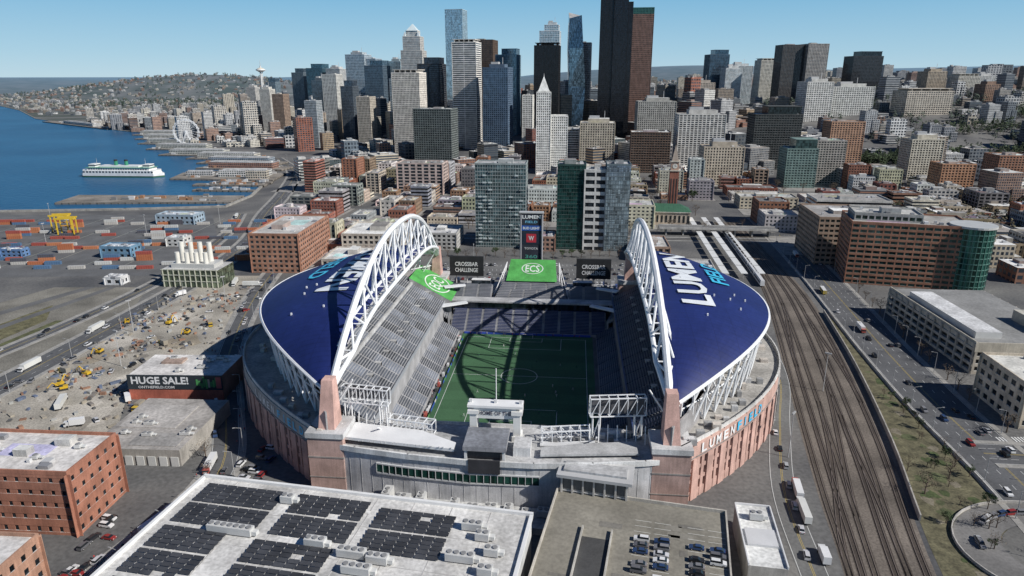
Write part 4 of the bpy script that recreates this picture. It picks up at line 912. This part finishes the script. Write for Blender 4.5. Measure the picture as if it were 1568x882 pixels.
for i in range(-6,10):
    for j in range(0,6):
        bx,by=i*84+10,540+j*88
        wx,wy=bx*ca-(by-540)*sa,540+bx*sa+(by-540)*ca
        if wy<500 or wy>1040: continue
        if -75<wx<235 and wy<650: continue
        if wx<-205 and wy<640: continue
        if wx< -215 and wy<720: continue
        if inpoly(wx-40,wy,shore) or wx<-300: continue
        if 150<wx<240 and wy<860: continue
        if wx>225 and wy<530: continue
        pads.box(wx,wy,-1,H(wx,wy)+.18,68,72,ang,'matte',(.27,.26,.245))
        nxl,nyl=R.choice([(2,2),(2,3),(1,2),(3,3),(3,2)])
        for a in range(nxl):
            for b in range(nyl):
                if R.random()<.09: continue
                lw,ld=64/nxl,68/nyl; lx=-32+lw*(a+.5);ly=-34+ld*(b+.5)
                x,y=wx+lx*ca-ly*sa,wy+lx*sa+ly*ca
                if excl(x,y,min(lw,ld)*.5) or near_line(x,y,pe,26) or near_line(x,y,pw,22): continue
                k=R.randrange(12)
                hgt=R.choice([7,9,12,15,18,21,25]) if wx>-320 else 12
                if y>880: hgt+=R.choice([0,4,10,16])
                if x<-60 and y<760: hgt=R.choice([8,11,14,18])
                wl=tuple(v*R.uniform(.9,1.1) for v in WALLS[k])
                sty=R.random()
                if sty<.2: by_,pr_,bd_=60,.0,.5
                elif sty<.4: by_,pr_,bd_=R.choice([6,8]),.3,.3
                else: by_,pr_,bd_=R.choice([3,3.6,4.4]),R.uniform(.4,.62),R.uniform(.4,.58)
                bld(NAMES[k],x,y,lw-R.uniform(1,6),ld-R.uniform(1,6),hgt,ang,wl,R.choice([(.03,.035,.04),(.06,.08,.1)]),R.choice([3.5,3.9,4.3]),by_,bd_,pr_,.28)
pads.build('city_block_pavement')
bld('brick_loft_building',-180,545,38,74,30,-D2(3),(.36,.19,.13),(.04,.05,.06),4,4.4,.45,.45,.3,(.5,.49,.47),0)
bld('brick_loft_building',-128,520,30,40,12,-D2(3),(.45,.4,.35),(.06,.07,.08),4,4.4,.4,.4,.4,(.6,.6,.58),0)
bld('warehouse',-118,590,50,50,17,-D2(3),(.5,.46,.4),(.06,.07,.08),4,4.4,.4,.4,.4,(.66,.66,.64),0)
bld('low_brick_building',-98,465,32,16,8,-D2(3),(.38,.25,.19),(.06,.07,.08),4,4.4,.4,.4,.4,(.6,.58,.55),0)
bld('low_brick_building',118,560,24,40,12,-D2(5),(.4,.27,.2),(.06,.07,.08),4,4.4,.4,.4,.4,(.45,.44,.42),0)
bld('low_concrete_building',-62,600,30,36,14,-D2(5),(.45,.44,.42),(.06,.07,.08),4,4.4,.4,.4,.4,(.5,.5,.5),0)
bld('low_brick_building',28,590,20,26,12,-D2(5),(.33,.2,.15),(.06,.07,.08),4,4.4,.4,.4,.4,(.4,.4,.4),0)
bld('low_concrete_building',140,490,20,44,9,-D2(8),(.5,.48,.45),(.06,.07,.08),4,4.4,.4,.4,.4,(.4,.4,.4),0)
def fabric(name,x0,x1,y0,y1,step,hf,ang,keep=.85,cols=WALLS,sz=.8,fn=None):
    mb=MB(); c,n=math.cos(ang),math.sin(ang); cxm,cym=(x0+x1)/2,(y0+y1)/2
    Rg=int(max(x1-x0,y1-y0)/step*.75)+2
    for i in range(-Rg,Rg):
        for j in range(-Rg,Rg):
            if (i%5==0 or j%5==0) and step<45: continue
            u,v=i*step+R.uniform(-.1,.1)*step,j*step+R.uniform(-.1,.1)*step; x,y=cxm+u*c-v*n,cym+u*n+v*c
            if not(x0<x<x1 and y0<y<y1) or R.random()>keep: continue
            if fn and not fn(x,y): continue
            if any(abs(x-p[0])<p[2] and abs(y-p[1])<p[3] for p in PARKS): continue
            if excl(x,y,step*.45): continue
            h_=hf(x,y)*R.uniform(.75,1.2); z=H(x,y)-3; w_,d_=step*sz*R.uniform(.5,1.15),step*sz*R.uniform(.5,1.15)
            v=R.uniform(.75,1.15); col=tuple(q*v for q in R.choice(cols)); rc=R.choice(ROOFC)
            sty=R.random()
            if sty<.25: mb.us=(0.0,R.uniform(.8,1.1),1.7)
            elif sty<.4: mb.us=(R.uniform(.4,.7),R.uniform(.5,.7),0)
            else: mb.us=(R.uniform(.6,1.5),R.uniform(.75,1.15),0)
            mb.box(x,y,z,z+h_+3,w_,d_,ang,'facade',col,'roofing',rc)
            if h_>8:
                mb.box(x+R.uniform(-.2,.2)*w_,y+R.uniform(-.2,.2)*d_,z+h_+3,z+h_+3+R.uniform(2,4),w_*.35,d_*.35,ang,'matte',tuple(.5*q+.12 for q in col),'roofing',R.choice(ROOFC))
                for _ in range(3): mb.box(x+R.uniform(-.4,.4)*w_,y+R.uniform(-.4,.4)*d_,z+h_+3,z+h_+4.5,2.5,2.5,ang,'paint',(.5,.5,.5))
                if R.random()<.45: mb.box(x+w_*.45,y-d_*.2,z,z+h_*R.uniform(.4,.7)+3,w_*.6,d_*.7,ang,'facade',tuple(q*.9 for q in col),'roofing',R.choice(ROOFC))
            mb.us=(1,1,0)
    mb.build(name)
DTC=[BE,WH,WH,GY,TN,CR,(.5,.5,.5),(.2,.19,.19),(.07,.08,.09),(.12,.15,.18),BR2,BR,(.6,.56,.49),(.1,.13,.13)]
fabric('downtown_buildings',-340,560,1040,1420,38,lambda x,y:R.choice([12,16,22,30,42]),D2(28),.92,DTC,.9)
fabric('downtown_buildings',-520,560,1420,2000,44,lambda x,y:R.choice([25,35,45,60,75,90]) if -450<x<450 else R.choice([14,18,26,40]),D2(28),.9,DTC)
HAZ=[(.36,.24,.19),(.46,.42,.35),(.66,.66,.65),(.62,.62,.61),(.3,.31,.33),(.38,.32,.26),(.54,.51,.46),(.46,.47,.48),(.14,.16,.18),(.28,.19,.15),(.2,.22,.24),(.58,.55,.48)]
fabric('belltown_buildings',-1400,-200,1500,3200,36,lambda x,y:R.choice([10,14,18,24,34,56,85]) if x>-900 and y<2500 else R.choice([8,12,16,22,38]),D2(35),.9,HAZ)
fabric('hillside_buildings',550,2200,800,1700,36,lambda x,y:R.choice([7,10,14,20,28,44]),D2(0),.8,HAZ)
fabric('hillside_buildings',450,2600,1700,3200,42,lambda x,y:R.choice([8,12,16,24,38,66]),D2(0),.72,HAZ)
fabric('distant_houses',-3600,-1100,2700,6800,42,lambda x,y:R.choice([6,7,9,12,16]),D2(5),.55,HAZ,.4)
fabric('distant_houses',-1100,3800,3200,6200,48,lambda x,y:R.choice([7,9,12,16,20]),D2(0),.5,HAZ,.4)
def eastok(x,y): return x>250 and not near_line(x,y,pe,28)
fabric('district_buildings',345,760,430,820,38,lambda x,y:R.choice([7,9,13,17,24]),-D2(7),.88,[BR,BR2,BE,WH,GY,TN,CR],.85,eastok)
# ---------------- trees
def leafball(mb,c,r,n,col,sz):
    for _ in range(n):
        d=Vector((R.gauss(0,1),R.gauss(0,1),R.gauss(0,.8))); d=d.normalized()*r*R.uniform(.35,1); p=Vector(c)+d
        a=Vector((R.uniform(-1,1),R.uniform(-1,1),R.uniform(-1,1))).normalized(); b=a.orthogonal().normalized(); s=sz*R.uniform(.6,1.3); v=R.uniform(.6,1.4)
        mb.face([p-a*s,p+b*s*.7,p+a*s,p-b*s*.7],'foliage',tuple(q*v for q in col))
def tree(col,bare,seed):
    mb=MB(); h=R.uniform(8,11); mb.cone(0,0,0,h*.55,.32,.16,7,'matte',(.12,.09,.07))
    for k in range(8):
        a=k*2.4+R.uniform(-.4,.4); z=h*R.uniform(.25,.55); l=h*R.uniform(.28,.4); e=(l*.75*math.cos(a),l*.75*math.sin(a),z+l*R.uniform(.6,1))
        mb.beam((0,0,z),e,.13,'matte',(.12,.09,.07),5,.04)
        for q in range(3):
            e2=(e[0]+R.uniform(-1.4,1.4),e[1]+R.uniform(-1.4,1.4),e[2]+R.uniform(.2,1.8)); mb.beam(e,e2,.05,'matte',(.12,.09,.07),4,.02)
            leafball(mb,e2,R.uniform(.8,1.5),8 if bare else 26,col,.22 if bare else .34)
    leafball(mb,(0,0,h*.8),1.6,16 if bare else 50,col,.25 if bare else .34)
    return mb.mesh('tree')
TRB=[tree((.13,.1,.07),True,i) for i in range(3)]; TRG=[tree((.045,.07,.03),False,i) for i in range(3)]
def put_tree(x,y,bare=True,s=1): place(R.choice(TRB if bare else TRG),'bare_tree' if bare else 'evergreen_tree',(x,y,H(x,y)),R.uniform(0,6),None,s*R.uniform(.8,1.2))
for p in pe[6:-4]:
    if R.random()<.6: put_tree(p[0]+17,p[1],True,.9)
for k in range(46):
    f=R.random(); i=int(f*(len(V1)-8)); g=R.uniform(.3,.9); put_tree(V1[i][0]*(1-g)+V2[i][0]*g,V1[i][1]*(1-g)+V2[i][1]*g,R.random()<.6,R.uniform(.3,.6))
for k in range(24): put_tree(-70+k*8,R.uniform(548,560),R.random()<.7,.9)
for k in range(150):
    x,y=R.uniform(-250,640),R.uniform(640,1050)
    if not excl(x,y,4): put_tree(x,y,R.random()<.7,1.3)
for k in range(40):
    x,y=R.uniform(110,170),R.uniform(640,900)
    if not excl(x,y,4): put_tree(x,y,True,1.3)
for x,y in((160,195),(150,215),(165,225),(152,230),(172,233),(-122,240),(-116,228),(-104,205),(176,182),(172,180)): put_tree(x,y,True,.8)
def belt(name,pts,n,col,hh=(8,16)):
    mb=MB()
    for _ in range(n):
        i=R.randrange(len(pts)); x,y,sx_,sy_=pts[i]; x+=R.uniform(-sx_,sx_); y+=R.uniform(-sy_,sy_)
        if excl(x,y,5): continue
        z=H(x,y); h_=R.uniform(*hh); v=R.uniform(.7,1.3); cc=tuple(q*v for q in col)
        mb.cone(x,y,z-1,z+h_*.4,.4,.2,4,'matte',(.1,.08,.06))
        for k in range(3): leafball(mb,(x+R.uniform(-2.5,2.5),y+R.uniform(-2.5,2.5),z+h_*(.4+.22*k)),h_*.28,11,cc,h_*.11)
    mb.build(name)
belt('tree_belt',PARKS,800,(.04,.06,.028),(9,18))
belt('tree_belt',[(560,760,140,80),(450,700,90,60),(700,900,250,120),(1000,1000,300,150)],520,(.085,.075,.045),(8,14))
belt('hillside_trees',[(-2300,5000,1300,700),(-1400,3900,900,500)],900,(.06,.085,.07),(14,24))
belt('hillside_trees',[(1500,2600,1100,600),(2200,4200,1600,900),(600,5000,1500,900),(1100,1500,500,300)],1900,(.06,.08,.06),(12,22))
# ---------------- vehicles
def car_mesh(col,kind='car'):
    m=MB()
    if kind=='suv': prof=[(-2.3,.35),(2.3,.35),(2.3,.95),(1.3,1.1),(-2.25,1.15)]; cab=[(-2.2,1.12),(1.2,1.08),(.5,1.75),(-2.0,1.78)]
    else: prof=[(-2.2,.32),(2.2,.32),(2.22,.72),(1.1,.92),(-1.7,.95),(-2.2,.85)]; cab=[(-1.75,.93),(1.1,.9),(.35,1.4),(-1.1,1.42)]
    def ext(P,w0,w1,zs,mat,c):
        A=[(x,-w0/2 if z<zs else -w1/2,z) for x,z in P];B=[(x,-p[1],z) for (x,z),p in zip(P,A)]
        m.face(A,mat,c); m.face(B[::-1],mat,c)
        n=len(P)
        for i in range(n):
            j=(i+1)%n; top=P[i][1]>1.3 and P[j][1]>1.3
            m.face([A[j],A[i],B[i],B[j]],'paint' if top else mat,col if top else c)
    ext(prof,1.82,1.74,.8,'paint',col); ext(cab,1.62,1.3,1.3,'carglass',(.02,.025,.03))
    for x in(-1.4,1.4):
        for y in(-.86,.86): m.beam((x,y-.1,.33),(x,y+.1,.33),.34,'matte',(.02,.02,.02),12); m.beam((x,y-.12,.33),(x,y+.12,.33),.18,'paint',(.4,.4,.4),8)
    for y in(-.6,.6): m.box(2.2,y,.6,.74,.08,.34,0,'paint',(.7,.7,.65)); m.box(-2.22,y,.65,.8,.06,.3,0,'paint',(.4,.02,.02))
    return m.mesh('car')
CC=[(.65,.65,.65),(.7,.7,.7),(.02,.02,.022),(.03,.03,.035),(.2,.2,.21),(.38,.39,.4),(.12,.12,.13),(.5,.5,.52),(.25,.03,.03),(.03,.06,.14)]
CARS=[car_mesh(c,k) for c in CC for k in('car','suv')]
def put_car(x,y,z,rz,nm='parked_car'): place(R.choice(CARS),nm,(x,y,z),rz)
def truck_mesh(col,box,L_=8,bus=False):
    m=MB()
    if bus: m.box(0,0,.5,3.1,12,2.5,0,'paint',col,'paint',(.65,.65,.65),True); m.box(.1,0,1.5,2.5,12.04,2.54,0,'carglass',(.03,.035,.04))
    else:
        m.box(-1,0,.9,3.5,L_-2.4,2.4,0,'paint',box,bottom=True); m.box(L_/2-1,0,.5,2.5,2,2.2,0,'paint',col,bottom=True); m.box(L_/2-.4,0,1.5,2.3,.9,2.22,0,'carglass',(.03,.035,.04)); m.box(0,0,.6,.9,L_-.5,1,0,'matte',(.04,.04,.04))
    l=6 if bus else L_/2
    for x in(-l+1.4,-l+2.6,l-1.4):
        for y in(-1.1,1.1): m.beam((x,y-.15,.48),(x,y+.15,.48),.48,'matte',(.02,.02,.02),12)
    return m.mesh('truck')
TRK=[truck_mesh((.6,.6,.6),(.7,.7,.7)),truck_mesh((.4,.1,.08),(.7,.7,.7),12),truck_mesh((.6,.6,.6),(.65,.65,.62),14),truck_mesh((.55,.38,.05),(.3,.27,.22),7)]
BUS=truck_mesh((.5,.38,.08),None,12,True)
gr=-D2(14)
def gw_(u,v): c,n=math.cos(gr),math.sin(gr); return 15.6+u*c-v*n,200+u*n+v*c
for X,pr in((29,.85),(35,.85),(45,.75),(51,.6)):
    for k in range(22):
        if R.random()<pr and (k>2): x,y=gw_(X,-11.4-k*2.8); put_car(x,y,11.68,gr+R.choice([0,math.pi]))
for pts,offs_,n in((pe,(-9,-5,4,9),34),(pw,(-6,-2.5,2.5,6),26),(pf,(-4.2,4.2,2),46),(pw2,(-2,2),8)):
    for k in range(n):
        i=R.randrange(2,len(pts)-2); a,b=Vector(pts[i]),Vector(pts[i+1]); d=(b-a); t_=R.random(); p=a+d*t_; d.normalize(); o=R.choice(offs_); an=math.atan2(d.y,d.x)
        if R.random()<.1: place(R.choice(TRK[:3]),'box_truck',(p.x+d.y*o,p.y-d.x*o,.06),an+(0 if o>0 else math.pi))
        else: put_car(p.x+d.y*o,p.y-d.x*o,.06,an+(0 if o>0 else math.pi),'car')
for k in range(110): r_=R.randrange(5); c_=R.randrange(44); put_car(-53.3+c_*3.3,477.6+r_*13,.04,math.pi/2)
for k in range(14): a=R.uniform(.8,3.2); put_car(176+25*math.cos(a),182+21*math.sin(a),.1,a+1.57)
for x,y,r_,j in((101,203,1.4,2),(104,216,1.35,1),(98,180,1.4,0),(-112,214,.9,0),(-120,196,1.2,1),(-117,205,1.2,0)): place(TRK[j],'box_truck',(x,y,.06),r_)
for k in range(12): put_car(90+k*3.2+R.uniform(-.5,.5),168+k*13,.05,1.3)
for k in range(40): put_car(R.uniform(-108,-94) if k%2 else R.uniform(-138,-128),R.uniform(203,250) if k%2 else R.uniform(150,200),.05,R.choice([1.3,1.4,-.2]))
for k in range(40):
    x,y=R.uniform(-245,-170),R.uniform(250,480)
    if R.random()<.7: put_car(x,y,.05,R.uniform(0,6))
    else: place(R.choice([TRK[0],TRK[3],TRK[2]]),'construction_truck',(x,y,.05),R.uniform(0,6))
for k in range(50): put_car(-400+R.randrange(40)*3,R.choice([252,262,300,320,350])+R.uniform(-1,1),.05,1.57)
place(BUS,'bus',(-127,150,.06),1.4); place(BUS,'bus',(-133,141,.06),1.4); place(BUS,'bus',(pe[14][0]-8,pe[14][1],.06),1.35)
m=MB(); ye=(.6,.38,.03)
for y in(-1.2,1.2): m.box(0,y,0,.9,4,.6,0,'matte',(.04,.04,.04))
m.box(-.3,0,1,2.2,3.4,2.5,0,'paint',ye,bottom=True); m.box(.6,.7,2.2,3.3,1.4,1.1,0,'carglass',(.05,.06,.06),'paint',ye); m.beam((1,-.2,2),(4,-.2,4.6),.28,'paint',ye,4); m.beam((4,-.2,4.6),(6.4,-.2,2.2),.22,'paint',ye,4); m.box(6.4,-.2,1,2.3,.9,1.1,0,'matte',(.1,.1,.1),bottom=True)
EX=m.mesh('excavator')
for k in range(8): place(EX,'excavator',(R.uniform(-240,-185),R.uniform(290,440),0),R.uniform(0,6))
m=MB()
for k in range(520):
    x,y=R.uniform(-240,-165),R.uniform(262,470)
    if k%2: x,y=R.choice([(-222,320),(-205,360),(-225,400),(-190,300),(-200,440)]); x+=R.gauss(0,9); y+=R.gauss(0,7)
    if near_line(x,y,pf,9): continue
    s_=R.uniform(.4,1.8); m.box(x,y,0,R.uniform(.3,1.4),s_*R.uniform(1,3),s_,R.uniform(0,3),'matte',R.choice([(.3,.27,.22),(.2,.18,.16),(.28,.16,.11),(.4,.4,.38),(.1,.1,.1),(.12,.15,.22)]))
m.build('construction_materials')
m=MB(); CN=[(.45,.16,.08),(.38,.1,.07),(.5,.2,.1),(.5,.48,.45),(.1,.18,.3),(.36,.09,.07),(.1,.1,.12),(.55,.55,.53)]
for row in range(16):
    y=520+row*13
    for k in range(26):
        x=-560+k*13.5
        if R.random()<.6 or (row%4==3): continue
        for s_ in range(R.choice([1,1,1,2,3])):
            c=R.choice(CN); m.box(x,y,s_*2.6+.03,s_*2.6+2.55,12.2,2.44,D2(8),'paint',c,bottom=True)
            for q in range(7): m.box(x-5.2+q*1.75,y-1.25+(-5.2+q*1.75)*.14,s_*2.6+.2,s_*2.6+2.4,.25,.12,D2(8),'paint',tuple(v*.7 for v in c))
m.build('shipping_container_stacks')
def gantry(x,y,r_,s=1):
    m=MB(); c=(.65,.45,.04)
    for X in(-7,7):
        for Y in(-4,4): m.box(X,Y,0,16,.9,.9,0,'paint',c)
    for Y in(-4,4): m.box(0,Y,16,17.4,17,1.2,0,'paint',c,bottom=True)
    for X in(-7,7): m.box(X,0,15,16.2,1,9,0,'paint',c,bottom=True); m.box(X,0,0,1.4,1.4,10,0,'matte',(.05,.05,.05))
    m.box(1,0,14.6,16.2,2.6,3,0,'paint',(.5,.5,.5),bottom=True); m.box(1,0,9,9.6,12,2.4,0,'paint',(.6,.3,.05),bottom=True)
    for Y in(-1,1): m.beam((1,Y,9.6),(1,Y,14.6),.08,'paint',(.1,.1,.1),4)
    m.build('container_crane',(x,y,0),r_)
gantry(-440,655,D2(10)); gantry(-425,640,D2(10)); gantry(-530,600,D2(10))
for x,y,w_,d_,h_,c in((-330,560,26,14,9,(.15,.27,.38)),(-345,700,40,20,9,(.3,.38,.45)),(-300,600,16,12,7,(.6,.6,.58)),(-290,480,12,8,5,(.6,.6,.6)),(-420,560,18,8,6,(.12,.22,.4))):
    bld('port_shed',x,y,w_,d_,h_,-D2(4),c,(.05,.06,.07),4,5,.5,.5,.3,(.5,.55,.6),0,pent=False)
m=MB(); m.cone(0,0,0,11,.16,.09,6,'paint',(.4,.4,.4)); m.beam((0,0,10.9),(2.4,0,11.4),.07,'paint',(.4,.4,.4),5); m.box(2.6,0,11.25,11.5,.9,.35,0,'paint',(.3,.3,.3),bottom=True); LM=m.mesh('lamp')
for pts,o in((pe,14),(pe,-14),(pw,10.5),(pf,7)):
    for i in range(2,len(pts)-1,2):
        a,b=Vector(pts[i]),Vector(pts[i+1]); d=(b-a).normalized(); s=1 if o>0 else -1; place(LM,'street_lamp',(a.x+d.y*o,a.y-d.x*o,0),math.atan2(d.x*s,-d.y*s))
m=MB(); m.cone(0,0,0,20,.22,.12,6,'paint',(.45,.45,.45)); m.box(0,0,19.4,20,3,.6,0,'paint',(.4,.4,.4),bottom=True); LM2=m.mesh('mast')
for x,y in((-225,380),(-205,330),(-190,430),(-240,290),(-420,600),(-480,700),(-350,640),(-300,690),(-520,560),(60,470),(-30,520),(150,300),(110,240)): place(LM2,'light_mast',(x,y,0),R.uniform(0,3))
# ---------------- people
def person(top,leg,run=False):
    me=bpy.data.meshes.new('person'); k=.35 if run else .16
    V=[(0,0,.95),(0,0,1.2),(0,0,1.45),(0,0,1.56),(0,.02,1.7),(.2,0,1.42),(-.2,0,1.42),(.26,k,1.14),(-.26,-k,1.14),(.24,k+.18,.95),(-.24,-k+.18,.95),(.1,0,.88),(-.1,0,.88),(.11,-k*.4,.48),(-.11,k*1.1,.5),(.11,-k*1.4,.08),(-.11,k,.08),(.11,-k*1.4+.16,.04),(-.11,k+.16,.04)]
    Eg=[(0,1),(1,2),(2,3),(3,4),(2,5),(2,6),(5,7),(6,8),(7,9),(8,10),(0,11),(0,12),(11,13),(12,14),(13,15),(14,16),(15,17),(16,18)]
    Rd=[.15,.14,.15,.06,.11,.07,.07,.05,.05,.04,.04,.1,.1,.07,.07,.05,.05,.045,.045]
    me.from_pydata(V,Eg,[]); o=bpy.data.objects.new('p',me); COL.objects.link(o)
    o.modifiers.new('s','SKIN')
    for i,r_ in enumerate(Rd): me.skin_vertices[0].data[i].radius=(r_,r_)
    me.skin_vertices[0].data[0].use_root=True
    o.modifiers.new('u','SUBSURF').levels=1
    bpy.context.view_layer.update(); ev=o.evaluated_get(bpy.context.evaluated_depsgraph_get()); em=ev.to_mesh()
    mb=MB()
    for p in em.polygons:
        c=p.center; z=c.z; col=top if z>.95 else leg
        if z>1.55: col=(.45,.28,.2) if c.y>-.02 and z<1.74 else (.05,.03,.02)
        if abs(c.x)>.2 and z<1.1: col=(.45,.28,.2)
        if z<.1: col=(.03,.03,.03)
        mb.face([em.vertices[i].co for i in p.vertices],'matte',col)
    ev.to_mesh_clear(); bpy.data.objects.remove(o); return mb.mesh('person')
PPL=[person((.6,.6,.6),(.6,.6,.6),True),person((.05,.25,.1),(.03,.05,.1),True),person((.05,.05,.07),(.03,.04,.07)),person((.4,.05,.05),(.05,.06,.12)),person((.5,.5,.5),(.1,.1,.12))]
for k in range(24): place(PPL[k%2],'soccer_player',(R.uniform(-30,30),R.uniform(-48,48),.2),R.uniform(0,6),ST)
for k in range(50):
    x,y=R.choice([(R.uniform(-40,-38.5),R.uniform(-50,55)),(R.uniform(-34,34),R.uniform(54.5,57))]); place(R.choice(PPL[2:]),'spectator',(x,y,.16),R.uniform(0,6),ST)
for k in range(60):
    i=R.randrange(4,len(pf)-8); o=R.choice([-7,7]); place(R.choice(PPL[2:]),'pedestrian',(pf[i][0]+o+R.uniform(-.8,.8),pf[i][1]+R.uniform(-8,8),.18),R.uniform(0,6))
# ---------------- light, sky, camera
EL,AZ=38,116
sun=bpy.data.lights.new('sun','SUN'); sun.energy=5.0; sun.angle=D2(.5); sun.color=(1,.965,.91)
so=bpy.data.objects.new('sun',sun); COL.objects.link(so)
dv=Vector((math.sin(D2(AZ))*math.cos(D2(EL)),math.cos(D2(AZ))*math.cos(D2(EL)),math.sin(D2(EL))))
so.rotation_euler=dv.to_track_quat('Z','Y').to_euler(); so.location=(200,-200,500)
wd=bpy.data.worlds.new('World'); scene.world=wd; wd.use_nodes=True; nt=wd.node_tree; bg=nt.nodes['Background']; out=nt.nodes['World Output']
sky=nt.nodes.new('ShaderNodeTexSky'); sky.sky_type='NISHITA'; sky.sun_disc=False; sky.sun_elevation=D2(EL); sky.sun_rotation=D2(AZ); sky.altitude=200; sky.air_density=.8; sky.dust_density=.1; sky.ozone_density=3
nt.links.new(sky.outputs[0],bg.inputs[0]); bg.inputs[1].default_value=.06
# blue sky gradient, paler at horizon; darkened above the view to cut fill light
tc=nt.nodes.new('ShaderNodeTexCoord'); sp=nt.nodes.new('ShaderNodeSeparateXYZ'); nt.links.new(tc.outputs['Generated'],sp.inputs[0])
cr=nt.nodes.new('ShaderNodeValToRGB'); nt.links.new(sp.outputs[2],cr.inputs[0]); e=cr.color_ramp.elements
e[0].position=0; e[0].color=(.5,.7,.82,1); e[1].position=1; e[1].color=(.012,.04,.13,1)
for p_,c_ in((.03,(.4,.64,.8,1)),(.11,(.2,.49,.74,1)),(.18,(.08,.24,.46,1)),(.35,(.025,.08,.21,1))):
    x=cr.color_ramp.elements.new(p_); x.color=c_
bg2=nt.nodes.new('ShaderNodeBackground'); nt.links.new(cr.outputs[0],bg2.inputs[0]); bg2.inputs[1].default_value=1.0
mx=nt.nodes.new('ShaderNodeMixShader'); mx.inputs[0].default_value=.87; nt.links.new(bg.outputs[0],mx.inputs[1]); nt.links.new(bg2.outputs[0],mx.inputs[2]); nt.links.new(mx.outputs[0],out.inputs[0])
cam=bpy.data.cameras.new('camera'); cam.sensor_width=36; cam.lens=24; cam.clip_start=1; cam.clip_end=60000
co=bpy.data.objects.new('camera',cam); COL.objects.link(co); co.location=(0,0,145); co.rotation_euler=(D2(90-17.2),0,0); scene.camera=co
scene.view_settings.view_transform='Standard'; scene.view_settings.look='None'; scene.view_settings.exposure=0
